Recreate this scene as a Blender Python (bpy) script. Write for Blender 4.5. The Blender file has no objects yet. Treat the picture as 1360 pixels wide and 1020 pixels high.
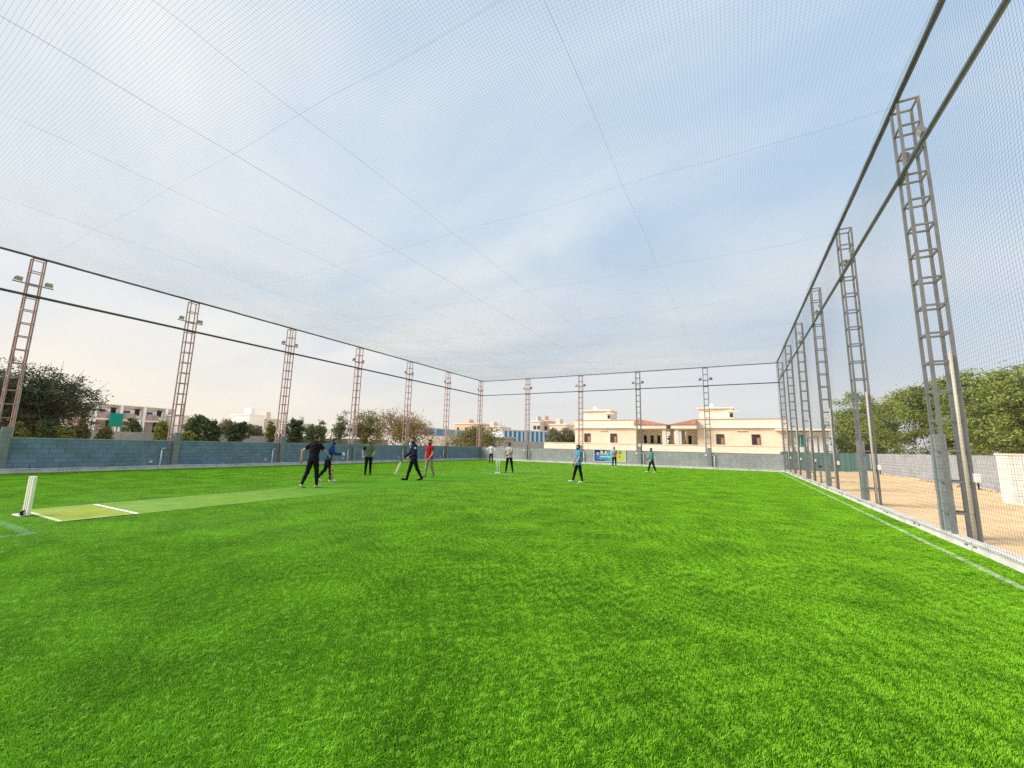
import bpy, bmesh, math, random
import numpy as np
from mathutils import Matrix, Vector
random.seed(7); rng = np.random.default_rng(7)
S = bpy.context.scene
C = S.collection
rad = math.radians

# ------------------------------------------------------------------ camera
F_PX = 545.447
ROT = np.array([[0.87987696, 0.05127379, 0.47242729],
                [0.47463322, -0.14343307, -0.86841825],
                [0.0232346, 0.98833089, -0.1505397]])
HC = 1.55
cam = bpy.data.cameras.new('camera'); cam.sensor_width = 36.0
cam.lens = 36.0 * F_PX / 1360.0; cam.clip_start = 0.05; cam.clip_end = 3000
camo = bpy.data.objects.new('camera', cam); C.objects.link(camo)
camo.matrix_world = Matrix([list(ROT[i]) + [[0, 0, HC][i]] for i in range(3)] + [[0, 0, 0, 1]])
S.camera = camo

# ------------------------------------------------------------------ world
SUN_AZ = rad(212)          # measured from +X counter-clockwise: low in the hazy west
SUN_EL = rad(38)
sdir = Vector((math.cos(SUN_AZ) * math.cos(SUN_EL), math.sin(SUN_AZ) * math.cos(SUN_EL), math.sin(SUN_EL)))
SKY_STRENGTH = 0.1
w = bpy.data.worlds.new('World'); S.world = w; w.use_nodes = True
wt = w.node_tree; wn = wt.nodes; wl = wt.links
for n in list(wn): wn.remove(n)
def N(nodes, t, **kw):
    n = nodes.new(t)
    for k, v in kw.items(): setattr(n, k, v)
    return n
def math_node(nt, op, a, b=None, clamp=False):
    n = N(nt.nodes, 'ShaderNodeMath', operation=op); n.use_clamp = clamp
    for i, v in enumerate((a, b)):
        if v is None: continue
        if isinstance(v, (int, float)): n.inputs[i].default_value = v
        else: nt.links.new(v, n.inputs[i])
    return n.outputs[0]
def mixc(nt, fac, a, b):
    n = N(nt.nodes, 'ShaderNodeMix', data_type='RGBA')
    for sock, v in ((n.inputs[0], fac), (n.inputs[6], a), (n.inputs[7], b)):
        if isinstance(v, (int, float)): sock.default_value = v
        elif isinstance(v, tuple): sock.default_value = v if len(v) == 4 else (*v, 1)
        else: nt.links.new(v, sock)
    return n.outputs[2]
out = N(wn, 'ShaderNodeOutputWorld'); bg = N(wn, 'ShaderNodeBackground'); bg.inputs[1].default_value = SKY_STRENGTH
wl.new(bg.outputs[0], out.inputs[0])
sky = N(wn, 'ShaderNodeTexSky', sky_type='NISHITA', sun_disc=False)
sky.sun_elevation = SUN_EL; sky.sun_rotation = rad(90) - SUN_AZ
sky.air_density = 1.0; sky.dust_density = 2.0; sky.ozone_density = 2.0
tc = N(wn, 'ShaderNodeTexCoord')
sep = N(wn, 'ShaderNodeSeparateXYZ'); wl.new(tc.outputs['Generated'], sep.inputs[0])
zc = math_node(wt, 'MAXIMUM', sep.outputs[2], 0.0)
zden = math_node(wt, 'ADD', zc, 0.22)
cx = math_node(wt, 'DIVIDE', sep.outputs[0], zden); cy = math_node(wt, 'DIVIDE', sep.outputs[1], zden)
comb = N(wn, 'ShaderNodeCombineXYZ'); wl.new(cx, comb.inputs[0]); wl.new(cy, comb.inputs[1])
mp = N(wn, 'ShaderNodeMapping'); mp.inputs['Rotation'].default_value = (0, 0, rad(35)); mp.inputs['Scale'].default_value = (0.55, 1.0, 1); mp.inputs['Location'].default_value = (0.9, 2.3, 0)
wl.new(comb.outputs[0], mp.inputs[0])
nz = N(wn, 'ShaderNodeTexNoise'); nz.inputs['Scale'].default_value = 1.25; nz.inputs['Detail'].default_value = 6; nz.inputs['Roughness'].default_value = 0.5; nz.inputs['Distortion'].default_value = 0.4
wl.new(mp.outputs[0], nz.inputs['Vector'])
rp = N(wn, 'ShaderNodeMapRange', interpolation_type='SMOOTHSTEP'); rp.inputs[1].default_value = 0.33; rp.inputs[2].default_value = 0.74; rp.inputs[3].default_value = 0.16; rp.inputs[4].default_value = 0.88
wl.new(nz.outputs[0], rp.inputs[0])
# nearness to the sun's bearing
dotn = N(wn, 'ShaderNodeVectorMath', operation='DOT_PRODUCT'); wl.new(tc.outputs['Generated'], dotn.inputs[0]); dotn.inputs[1].default_value = sdir
sunp = math_node(wt, 'POWER', math_node(wt, 'MAXIMUM', math_node(wt, 'MULTIPLY_ADD', dotn.outputs['Value'], 0.5), 0.0), 1.0)
for n in wn:
    if n.type == 'MATH' and n.operation == 'MULTIPLY_ADD': n.inputs[2].default_value = 0.5
sun2 = math_node(wt, 'POWER', sunp, 1.5)
K = 1.0 / SKY_STRENGTH
SKV = 0.83
def kc(r, g, b): return (r * K * SKV, g * K * SKV, b * K * SKV, 1)
base_blue = mixc(wt, 0.8, sky.outputs[0], kc(0.31, 0.52, 0.76))
cloudc = mixc(wt, sun2, kc(0.62, 0.69, 0.76), kc(0.86, 0.88, 0.88))
c1 = mixc(wt, rp.outputs[0], base_blue, cloudc)
hazec = mixc(wt, sun2, kc(0.60, 0.60, 0.61), kc(0.93, 0.79, 0.60))
hf = math_node(wt, 'POWER', math_node(wt, 'SUBTRACT', 1.0, zc), 2.8, True)
hf2 = math_node(wt, 'MAXIMUM', hf, math_node(wt, 'MULTIPLY', sun2, 0.25), True)
c2 = mixc(wt, hf2, c1, hazec)
wl.new(c2, bg.inputs[0])

sun = bpy.data.lights.new('sun', 'SUN'); sun.energy = 3.8; sun.angle = rad(30); sun.color = (1.0, 0.90, 0.78)
suno = bpy.data.objects.new('sun', sun); C.objects.link(suno)
suno.rotation_euler = sdir.to_track_quat('Z', 'Y').to_euler(); suno.location = (-40, 10, 30)

S.view_settings.view_transform = 'Standard'; S.view_settings.look = 'None'
S.view_settings.exposure = 0.6; S.view_settings.gamma = 1.0; S.view_settings.use_curve_mapping = False
S.render.engine = 'CYCLES'
S.cycles.use_denoising = False; S.cycles.max_bounces = 5; S.cycles.diffuse_bounces = 3; S.cycles.glossy_bounces = 2; S.cycles.transparent_max_bounces = 8

# ------------------------------------------------------------------ pixel helpers (1360x1020 photograph)
def ray(px, py):
    d = ROT @ np.array([(px - 680) / F_PX, -(py - 510) / F_PX, -1.0]); return d / np.linalg.norm(d)
def on_z(px, py, z=0.0): d = ray(px, py); return np.array([0, 0, HC]) + d * ((z - HC) / d[2])
def on_x(px, py, x): d = ray(px, py); return np.array([0, 0, HC]) + d * (x / d[0])
def on_y(px, py, y): d = ray(px, py); return np.array([0, 0, HC]) + d * (y / d[1])

# ------------------------------------------------------------------ materials
MATS = {}
def mat(name, col, rough=0.7, metal=0.0, var=0.15, scale=4.0, bump=0.0, bscale=40.0, per_obj=0.0, spec=0.4, dirt=None, stretch=None):
    if name in MATS: return MATS[name]
    m = bpy.data.materials.new(name); m.use_nodes = True; nt = m.node_tree
    b = nt.nodes['Principled BSDF']
    b.inputs['Roughness'].default_value = rough; b.inputs['Metallic'].default_value = metal
    b.inputs['Specular IOR Level'].default_value = spec
    g = N(nt.nodes, 'ShaderNodeNewGeometry')
    vec = g.outputs['Position']
    if stretch:
        mpn = N(nt.nodes, 'ShaderNodeMapping'); mpn.inputs['Scale'].default_value = stretch
        nt.links.new(vec, mpn.inputs[0]); vec = mpn.outputs[0]
    n1 = N(nt.nodes, 'ShaderNodeTexNoise'); n1.inputs['Scale'].default_value = scale; n1.inputs['Detail'].default_value = 5
    nt.links.new(vec, n1.inputs['Vector'])
    mr = N(nt.nodes, 'ShaderNodeMapRange'); mr.inputs[1].default_value = 0.3; mr.inputs[2].default_value = 0.7
    mr.inputs[3].default_value = 1 - var; mr.inputs[4].default_value = 1 + var
    nt.links.new(n1.outputs[0], mr.inputs[0]); val = mr.outputs[0]
    if per_obj:
        oi = N(nt.nodes, 'ShaderNodeObjectInfo')
        mo = N(nt.nodes, 'ShaderNodeMapRange'); mo.inputs[3].default_value = 1 - per_obj; mo.inputs[4].default_value = 1 + per_obj
        nt.links.new(oi.outputs['Random'], mo.inputs[0]); val = math_node(nt, 'MULTIPLY', val, mo.outputs[0])
    vm = N(nt.nodes, 'ShaderNodeVectorMath', operation='SCALE'); vm.inputs[0].default_value = col; nt.links.new(val, vm.inputs['Scale'])
    colout = vm.outputs[0]
    if dirt:
        n3 = N(nt.nodes, 'ShaderNodeTexNoise'); n3.inputs['Scale'].default_value = dirt[1]; n3.inputs['Detail'].default_value = 8; n3.inputs['Roughness'].default_value = 0.65
        nt.links.new(vec, n3.inputs['Vector'])
        r3 = N(nt.nodes, 'ShaderNodeMapRange'); r3.inputs[1].default_value = dirt[2]; r3.inputs[2].default_value = dirt[2] + 0.2; nt.links.new(n3.outputs[0], r3.inputs[0])
        colout = mixc(nt, math_node(nt, 'MULTIPLY', r3.outputs[0], dirt[3]), colout, dirt[0])
    nt.links.new(colout, b.inputs['Base Color'])
    if bump:
        n2 = N(nt.nodes, 'ShaderNodeTexNoise'); n2.inputs['Scale'].default_value = bscale; n2.inputs['Detail'].default_value = 6
        nt.links.new(vec, n2.inputs['Vector'])
        bp = N(nt.nodes, 'ShaderNodeBump'); bp.inputs['Strength'].default_value = bump; bp.inputs['Distance'].default_value = 0.02
        nt.links.new(n2.outputs[0], bp.inputs['Height']); nt.links.new(bp.outputs[0], b.inputs['Normal'])
    MATS[name] = m; return m

def leaf_mat(name, c1, c2, rough=0.55, trans=0.25):
    if name in MATS: return MATS[name]
    m = bpy.data.materials.new(name); m.use_nodes = True; nt = m.node_tree; b = nt.nodes['Principled BSDF']
    g = N(nt.nodes, 'ShaderNodeNewGeometry')
    n1 = N(nt.nodes, 'ShaderNodeTexNoise'); n1.inputs['Scale'].default_value = 0.9; nt.links.new(g.outputs['Position'], n1.inputs['Vector'])
    f = math_node(nt, 'ADD', math_node(nt, 'MULTIPLY', g.outputs['Random Per Island'], 0.6), math_node(nt, 'MULTIPLY', math_node(nt, 'SUBTRACT', n1.outputs[0], 0.3), 1.0), True)
    col = mixc(nt, f, c1, c2)
    nt.links.new(col, b.inputs['Base Color']); b.inputs['Roughness'].default_value = rough; b.inputs['Specular IOR Level'].default_value = 0.25
    t = N(nt.nodes, 'ShaderNodeBsdfTranslucent'); nt.links.new(col, t.inputs[0])
    mx = N(nt.nodes, 'ShaderNodeMixShader'); mx.inputs[0].default_value = trans
    nt.links.new(b.outputs[0], mx.inputs[1]); nt.links.new(t.outputs[0], mx.inputs[2])
    nt.links.new(mx.outputs[0], nt.nodes['Material Output'].inputs[0])
    MATS[name] = m; return m

# ------------------------------------------------------------------ mesh helpers
class MB:
    def __init__(s): s.v = []; s.f = []
    def add(s, v, f):
        o = len(s.v); s.v += [tuple(p) for p in v]; s.f += [tuple(i + o for i in q) for q in f]; return s
    def box(s, x0, x1, y0, y1, z0, z1):
        v = [(x0, y0, z0), (x1, y0, z0), (x1, y1, z0), (x0, y1, z0), (x0, y0, z1), (x1, y0, z1), (x1, y1, z1), (x0, y1, z1)]
        return s.add(v, [(0, 3, 2, 1), (4, 5, 6, 7), (0, 1, 5, 4), (1, 2, 6, 5), (2, 3, 7, 6), (3, 0, 4, 7)])
    def bbox(s, x0, x1, y0, y1, z0, z1, b=0.01):
        # box with chamfered edges
        bm = bmesh.new(); bmesh.ops.create_cube(bm, size=1.0)
        for v in bm.verts: v.co = ((x0 + x1) / 2 + v.co.x * (x1 - x0), (y0 + y1) / 2 + v.co.y * (y1 - y0), (z0 + z1) / 2 + v.co.z * (z1 - z0))
        bmesh.ops.bevel(bm, geom=list(bm.edges), offset=b, segments=1, affect='EDGES')
        bm.verts.index_update()
        s.add([v.co[:] for v in bm.verts], [[v.index for v in f.verts] for f in bm.faces]); bm.free(); return s
    def tube(s, pts, rs, n=8, cap=True):
        pts = [Vector(p) for p in pts]
        if isinstance(rs, (int, float)): rs = [rs] * len(pts)
        V = []; Fc = []
        t0 = (pts[1] - pts[0]).normalized(); u = t0.orthogonal().normalized()
        for i, p in enumerate(pts):
            a = pts[max(i - 1, 0)]; b = pts[min(i + 1, len(pts) - 1)]; t = (b - a).normalized()
            u = (u - t * u.dot(t)); u = u.normalized() if u.length > 1e-6 else t.orthogonal().normalized()
            w_ = t.cross(u)
            for k in range(n):
                an = 2 * math.pi * k / n; V.append(p + (u * math.cos(an) + w_ * math.sin(an)) * rs[i])
        for i in range(len(pts) - 1):
            for k in range(n):
                Fc.append((i * n + k, i * n + (k + 1) % n, (i + 1) * n + (k + 1) % n, (i + 1) * n + k))
        if cap: Fc += [tuple(range(n))[::-1], tuple((len(pts) - 1) * n + k for k in range(n))]
        return s.add(V, Fc)
    def prism(s, poly, axis, a, b):
        # poly: 2-D outline in the plane perpendicular to axis, extruded from a to b
        n = len(poly); V = []
        for t in (a, b):
            for (p, q) in poly:
                V.append({'x': (t, p, q), 'y': (p, t, q), 'z': (p, q, t)}[axis])
        Fc = [tuple(range(n))[::-1], tuple(range(n, 2 * n))] + [(i, (i + 1) % n, n + (i + 1) % n, n + i) for i in range(n)]
        return s.add(V, Fc)
    def ell(s, c, r, n=12, m=8):
        V = [(c[0], c[1], c[2] - r[2])]; Fc = []
        for j in range(1, m):
            ph = -math.pi / 2 + math.pi * j / m
            for k in range(n):
                th = 2 * math.pi * k / n
                V.append((c[0] + r[0] * math.cos(ph) * math.cos(th), c[1] + r[1] * math.cos(ph) * math.sin(th), c[2] + r[2] * math.sin(ph)))
        V.append((c[0], c[1], c[2] + r[2])); L = len(V) - 1
        for k in range(n): Fc += [(0, 1 + (k + 1) % n, 1 + k), (L, 1 + (m - 2) * n + k, 1 + (m - 2) * n + (k + 1) % n)]
        for j in range(m - 2):
            for k in range(n): Fc.append((1 + j * n + k, 1 + j * n + (k + 1) % n, 1 + (j + 1) * n + (k + 1) % n, 1 + (j + 1) * n + k))
        return s.add(V, Fc)
    def mesh(s, name, material=None, smooth=False):
        me = bpy.data.meshes.new(name); me.from_pydata(s.v, [], s.f); me.update()
        bm = bmesh.new(); bm.from_mesh(me); bmesh.ops.recalc_face_normals(bm, faces=bm.faces); bm.to_mesh(me); bm.free()
        if smooth: me.polygons.foreach_set('use_smooth', [True] * len(me.polygons))
        if material: me.materials.append(material)
        return me
    def build(s, name, material, parent=None, loc=None, smooth=False):
        return link(name, s.mesh(name, material, smooth), parent, loc)

def link(name, data, parent=None, loc=None):
    o = bpy.data.objects.new(name, data); C.objects.link(o)
    if parent: o.parent = parent
    if loc is not None: o.location = loc
    return o
def fast_mesh(name, V, Q, material=None, smooth=False):
    V = np.asarray(V, np.float32); Q = np.asarray(Q, np.int32)
    me = bpy.data.meshes.new(name); k = Q.shape[1]
    me.vertices.add(len(V)); me.vertices.foreach_set('co', V.ravel())
    me.loops.add(Q.size); me.loops.foreach_set('vertex_index', Q.ravel())
    me.polygons.add(len(Q)); me.polygons.foreach_set('loop_start', np.arange(0, Q.size, k, dtype=np.int32))
    try: me.polygons.foreach_set('loop_total', np.full(len(Q), k, np.int32))
    except Exception: pass
    if smooth: me.polygons.foreach_set('use_smooth', np.ones(len(Q), bool))
    me.update(calc_edges=True); me.validate()
    if material: me.materials.append(material)
    return me
def tag(o, label=None, cat=None, group=None, kind=None):
    if label: o['label'] = label
    if cat: o['category'] = cat
    if group: o['group'] = group
    if kind: o['kind'] = kind
    return o
def thing(name, loc, label, cat, group=None, rz=0.0):
    o = bpy.data.objects.new(name, None); C.objects.link(o); o.location = loc; o.rotation_euler = (0, 0, rz); o.empty_display_size = 0.2
    return tag(o, label, cat, group)
def copy_tree(o, parent=None):
    c = o.copy(); C.objects.link(c); c.parent = parent
    for k in o.keys(): c[k] = o[k]
    for ch in [x for x in o.children]: copy_tree(ch, c)
    return c

# ------------------------------------------------------------------ palette
M_conc = mat('concrete_white', (0.62, 0.62, 0.60), 0.8, var=0.12, scale=3, bump=0.4, bscale=25, dirt=((0.25, 0.24, 0.22), 2.0, 0.52, 0.6))
M_steel = mat('tower_steel', (0.20, 0.215, 0.225), 0.5, 0.25, var=0.18, scale=6, dirt=((0.16, 0.07, 0.04), 3.0, 0.55, 0.55))
M_primer = mat('tower_primer', (0.36, 0.23, 0.22), 0.6, 0.1, var=0.2, scale=6, dirt=((0.38, 0.38, 0.39), 2.0, 0.5, 0.6))
M_rail = mat('rail_dark', (0.07, 0.085, 0.09), 0.5, 0.3, var=0.2, scale=5)
M_railg = mat('rail_grey', (0.13, 0.16, 0.19), 0.45, 0.35, var=0.2, scale=3)
M_pvc = mat('pvc_pipe', (0.55, 0.51, 0.43), 0.45, var=0.06)
M_white = mat('white_plastic', (0.80, 0.80, 0.77), 0.4, var=0.04)
M_lampg = mat('lamp_housing', (0.25, 0.26, 0.27), 0.4, 0.5, var=0.1)
M_lens = mat('lamp_lens', (0.45, 0.43, 0.38), 0.15, 0.0, var=0.05, spec=0.6)
M_black = mat('black_plastic', (0.012, 0.012, 0.013), 0.5, var=0.1)
M_net = mat('net_twine', (0.27, 0.32, 0.35), 0.9, var=0.1, spec=0.0)
M_net2 = mat('net_twine_dark', (0.10, 0.13, 0.14), 0.9, var=0.1, spec=0.0)
M_cable = mat('cable', (0.06, 0.07, 0.08), 0.6, var=0.1)
M_blue = mat('blue_blocks', (0.185, 0.265, 0.36), 0.85, var=0.14, scale=1.6, bump=0.7, bscale=60, per_obj=0.10, dirt=((0.20, 0.27, 0.31), 1.1, 0.55, 0.45))
M_bluem = mat('blue_mortar', (0.12, 0.20, 0.265), 0.9, var=0.12, scale=3)
M_grey = mat('grey_blocks', (0.40, 0.425, 0.43), 0.9, var=0.12, scale=1.4, bump=0.7, bscale=60, per_obj=0.08, dirt=((0.27, 0.29, 0.31), 0.8, 0.5, 0.5))
M_greym = mat('grey_mortar', (0.33, 0.345, 0.35), 0.95, var=0.12, scale=3)
M_lgrey = mat('light_blocks', (0.42, 0.44, 0.47), 0.9, var=0.10, scale=1.4, bump=0.7, bscale=60, per_obj=0.07, dirt=((0.30, 0.31, 0.33), 0.9, 0.5, 0.5))
M_lgreym = mat('light_mortar', (0.33, 0.345, 0.37), 0.95, var=0.12, scale=3)
M_pillar = mat('pillar_render', (0.25, 0.275, 0.28), 0.9, var=0.12, scale=4, bump=0.5, bscale=30)
M_peach = mat('peach_plaster', (0.86, 0.72, 0.56), 0.85, var=0.05, scale=0.7, dirt=((0.60, 0.48, 0.36), 0.5, 0.56, 0.4))
M_cream = mat('cream_plaster', (0.86, 0.78, 0.66), 0.85, var=0.05, scale=0.7, dirt=((0.62, 0.54, 0.43), 0.6, 0.56, 0.35))
M_offw = mat('offwhite_plaster', (0.90, 0.89, 0.87), 0.85, var=0.06, scale=0.7, dirt=((0.55, 0.53, 0.5), 0.5, 0.56, 0.4))
M_red = mat('red_tile', (0.52, 0.24, 0.18), 0.8, var=0.2, scale=5)
M_wood = mat('brown_wood', (0.16, 0.065, 0.03), 0.6, var=0.25, scale=6)
M_glass = mat('window_glass', (0.03, 0.035, 0.04), 0.08, var=0.05, spec=0.8)
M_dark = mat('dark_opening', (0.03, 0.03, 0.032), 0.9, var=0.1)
M_bshed = mat('blue_sheet', (0.03, 0.24, 0.50), 0.45, var=0.12, scale=0.8)
M_wshed = mat('pale_sheet', (0.50, 0.62, 0.72), 0.5, var=0.05, scale=0.8)
M_teal = mat('teal_cloth', (0.0, 0.26, 0.20), 0.8, var=0.12, scale=1.5)
M_shade = mat('shade_cloth', (0.10, 0.20, 0.19), 0.9, var=0.12, scale=1.2, stretch=(1, 1, 0.3))
M_bark = mat('bark', (0.10, 0.075, 0.055), 0.9, var=0.3, scale=6, bump=0.8, bscale=18, stretch=(1, 1, 0.3))
M_twig = mat('dry_twig', (0.25, 0.17, 0.10), 0.9, var=0.3, scale=4)

# ------------------------------------------------------------------ setting: ground, turf, pitch
XL, XR, YB = -25.72, 3.36, 40.3
Y0 = -7.0
def sheet(name, x0, x1, y0, y1, z, m, nx=1, ny=1):
    V = [(x0 + (x1 - x0) * i / nx, y0 + (y1 - y0) * j / ny, z) for j in range(ny + 1) for i in range(nx + 1)]
    Fc = [(j * (nx + 1) + i, j * (nx + 1) + i + 1, (j + 1) * (nx + 1) + i + 1, (j + 1) * (nx + 1) + i) for j in range(ny) for i in range(nx)]
    me = bpy.data.meshes.new(name); me.from_pydata(V, [], Fc); me.materials.append(m); me.update()
    o = link(name, me); o['kind'] = 'structure'; return o
M_sand = mat('sand', (0.74, 0.52, 0.29), 0.95, var=0.12, scale=0.9, bump=0.9, bscale=7, dirt=((0.52, 0.36, 0.20), 1.3, 0.56, 0.7))
sheet('ground', -900, 900, -300, 1200, -0.03, M_sand)
# uneven sandy yard beside the court
nx_, ny_ = 24, 110
gx = np.linspace(3.55, 9.95, nx_); gy = np.linspace(-7, 46, ny_)
GX, GY = np.meshgrid(gx, gy)
GZ = 0.03 + 0.03 * np.sin(GX * 1.3 + GY * 0.4) * np.cos(GY * 0.9) + 0.015 * rng.standard_normal(GX.shape) + 0.10 * np.clip((GX - 8.3) / 1.6, 0, 1)
GZ = np.maximum(GZ, -0.015)
V = np.stack([GX, GY, GZ], -1).reshape(-1, 3); I = np.arange(nx_ * ny_).reshape(ny_, nx_)
Q = np.stack([I[:-1, :-1], I[:-1, 1:], I[1:, 1:], I[1:, :-1]], -1).reshape(-1, 4)
o = link('dirt_yard', fast_mesh('dirt_yard', V, Q, M_sand, True)); o['kind'] = 'structure'

# turf material: one recipe for the backing sheet and the blades, with painted lines as areas of white yarn
def turf_mat(name, blades):
    m = bpy.data.materials.new(name); m.use_nodes = True; nt = m.node_tree; b = nt.nodes['Principled BSDF']
    g = N(nt.nodes, 'ShaderNodeNewGeometry'); sp = N(nt.nodes, 'ShaderNodeSeparateXYZ'); nt.links.new(g.outputs['Position'], sp.inputs[0])
    px, py = sp.outputs[0], sp.outputs[1]
    n1 = N(nt.nodes, 'ShaderNodeTexNoise'); n1.inputs['Scale'].default_value = 1.1; n1.inputs['Detail'].default_value = 6; n1.inputs['Roughness'].default_value = 0.6
    nt.links.new(g.outputs['Position'], n1.inputs['Vector'])
    f = math_node(nt, 'MULTIPLY', math_node(nt, 'SUBTRACT', n1.outputs[0], 0.3), 2.2, True)
    if blades:
        f = math_node(nt, 'ADD', math_node(nt, 'MULTIPLY', f, 0.45), math_node(nt, 'MULTIPLY', g.outputs['Random Per Island'], 0.55), True)
        col = mixc(nt, f, (0.026, 0.145, 0.003), (0.400, 0.850, 0.030))
    else:
        col = mixc(nt, f, (0.012, 0.06, 0.002), (0.03, 0.13, 0.004))
    # worn, dusty tracks round the pitch
    n2 = N(nt.nodes, 'ShaderNodeTexNoise'); n2.inputs['Scale'].default_value = 0.35; n2.inputs['Detail'].default_value = 4; nt.links.new(g.outputs['Position'], n2.inputs['Vector'])
    wear = math_node(nt, 'MULTIPLY', math_node(nt, 'SUBTRACT', n2.outputs[0], 0.42), 2.6, True)
    dx = math_node(nt, 'ABSOLUTE', math_node(nt, 'ADD', px, 11.9))
    near = math_node(nt, 'SUBTRACT', 1.0, math_node(nt, 'DIVIDE', dx, 13.0), True)
    col = mixc(nt, math_node(nt, 'MULTIPLY', math_node(nt, 'MULTIPLY', near, near), math_node(nt, 'MULTIPLY_ADD', wear, 0.5), True), col, (0.34, 0.58, 0.12))
    for n in nt.nodes:
        if n.type == 'MATH' and n.operation == 'MULTIPLY_ADD': n.inputs[2].default_value = 0.24
    def rect(x0, x1, y0, y1):
        a = math_node(nt, 'MULTIPLY', math_node(nt, 'GREATER_THAN', px, x0), math_node(nt, 'LESS_THAN', px, x1))
        c = math_node(nt, 'MULTIPLY', math_node(nt, 'GREATER_THAN', py, y0), math_node(nt, 'LESS_THAN', py, y1))
        return math_node(nt, 'MULTIPLY', a, c)
    wn_ = N(nt.nodes, 'ShaderNodeTexNoise'); wn_.inputs['Scale'].default_value = 9; nt.links.new(g.outputs['Position'], wn_.inputs['Vector'])
    patch = math_node(nt, 'MULTIPLY', math_node(nt, 'SUBTRACT', wn_.outputs[0], 0.25), 2.6, True)
    for (x0, x1, y0, y1, cc, st) in ((2.90, 3.00, -7, 40.0, (0.62, 0.70, 0.55), 0.85), (-25.0, 3.0, 19.86, 19.92, (0.6, 0.72, 0.5), 0.35),
                                     (-25.0, 3.0, 39.9, 40.0, (0.6, 0.7, 0.5), 0.3),
                                     (-14.5, -9.84, 2.30, 2.44, (0.50, 0.68, 0.66), 0.42), (-9.98, -9.84, -1.0, 2.44, (0.50, 0.68, 0.66), 0.42)):
        col = mixc(nt, math_node(nt, 'MULTIPLY', rect(x0, x1, y0, y1), math_node(nt, 'MULTIPLY', patch, st)), col, cc)
    nt.links.new(col, b.inputs['Base Color'])
    b.inputs['Roughness'].default_value = 0.6 if blades else 0.9
    b.inputs['Specular IOR Level'].default_value = 0.22 if blades else 0.05
    if blades:
        t = N(nt.nodes, 'ShaderNodeBsdfTranslucent'); nt.links.new(col, t.inputs[0])
        mx = N(nt.nodes, 'ShaderNodeMixShader'); mx.inputs[0].default_value = 0.15
        nt.links.new(b.outputs[0], mx.inputs[1]); nt.links.new(t.outputs[0], mx.inputs[2]); nt.links.new(mx.outputs[0], nt.nodes['Material Output'].inputs[0])
    return m
M_turf = turf_mat('turf_backing', False); M_blade = turf_mat('turf_blades', True)
sheet('turf', -25.95, 3.5, Y0, 40.52, 0.0, M_turf, 10, 20)

# the pitch: a short matting strip laid in the turf, with creases painted on
PX0, PX1, PY0, PY1 = -13.0, -10.8, 2.9, 21.6
def pitch_mat(name, c1, c2):
    return mat(name, c1, 1.0, spec=0.0, var=0.16, scale=2.2, bump=0.5, bscale=120, dirt=(c2, 1.2, 0.45, 0.75))
M_pitch = pitch_mat('pitch_mat', (0.20, 0.33, 0.075), (0.14, 0.29, 0.04))
M_crease = pitch_mat('crease_mat', (0.28, 0.36, 0.07), (0.33, 0.36, 0.11))
_nt = M_pitch.node_tree; _b = _nt.nodes['Principled BSDF']; _src = _b.inputs['Base Color'].links[0].from_socket
_g = N(_nt.nodes, 'ShaderNodeNewGeometry'); _sp = N(_nt.nodes, 'ShaderNodeSeparateXYZ'); _nt.links.new(_g.outputs['Position'], _sp.inputs[0])
_r = N(_nt.nodes, 'ShaderNodeMapRange', interpolation_type='SMOOTHSTEP'); _r.inputs[1].default_value = 4.0; _r.inputs[2].default_value = 12.0; _r.inputs[4].default_value = 0.9
_nt.links.new(_sp.outputs[1], _r.inputs[0]); _nt.links.new(mixc(_nt, _r.outputs[0], _src, (0.070, 0.225, 0.014)), _b.inputs['Base Color'])   # mat colour blends into a turf green towards its far end
sheet('pitch', PX0, PX1, PY0 - 0.02, PY1, 0.016, M_pitch)
sheet('crease_area', PX0, PX1, PY0, 4.0, 0.020, M_crease)
M_paint = mat('line_paint', (0.80, 0.82, 0.74), 1.0, spec=0.0, var=0.10, scale=8, dirt=((0.45, 0.55, 0.28), 3.0, 0.52, 0.7))
M_paint2 = mat('faded_paint', (0.55, 0.65, 0.36), 1.0, spec=0.0, var=0.15, scale=6, dirt=((0.34, 0.45, 0.17), 3.0, 0.45, 0.8))
for (x0, x1, y0, y1, m_) in ((PX0, PX1, 3.99, 4.06, M_paint), (PX0, PX1, 2.90, 2.97, M_paint2), (PX0 + .02, PX0 + 0.07, 2.98, 3.98, M_paint2), (PX1 - 0.07, PX1 - .02, 2.98, 3.98, M_paint2),
                            (PX0 + .02, PX0 + 0.06, 4.07, 9.0, M_paint2), (PX0, PX1, 20.3, 20.37, M_paint)):
    sheet('crease_line', x0, x1, y0, y1, 0.0245, m_)

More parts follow.
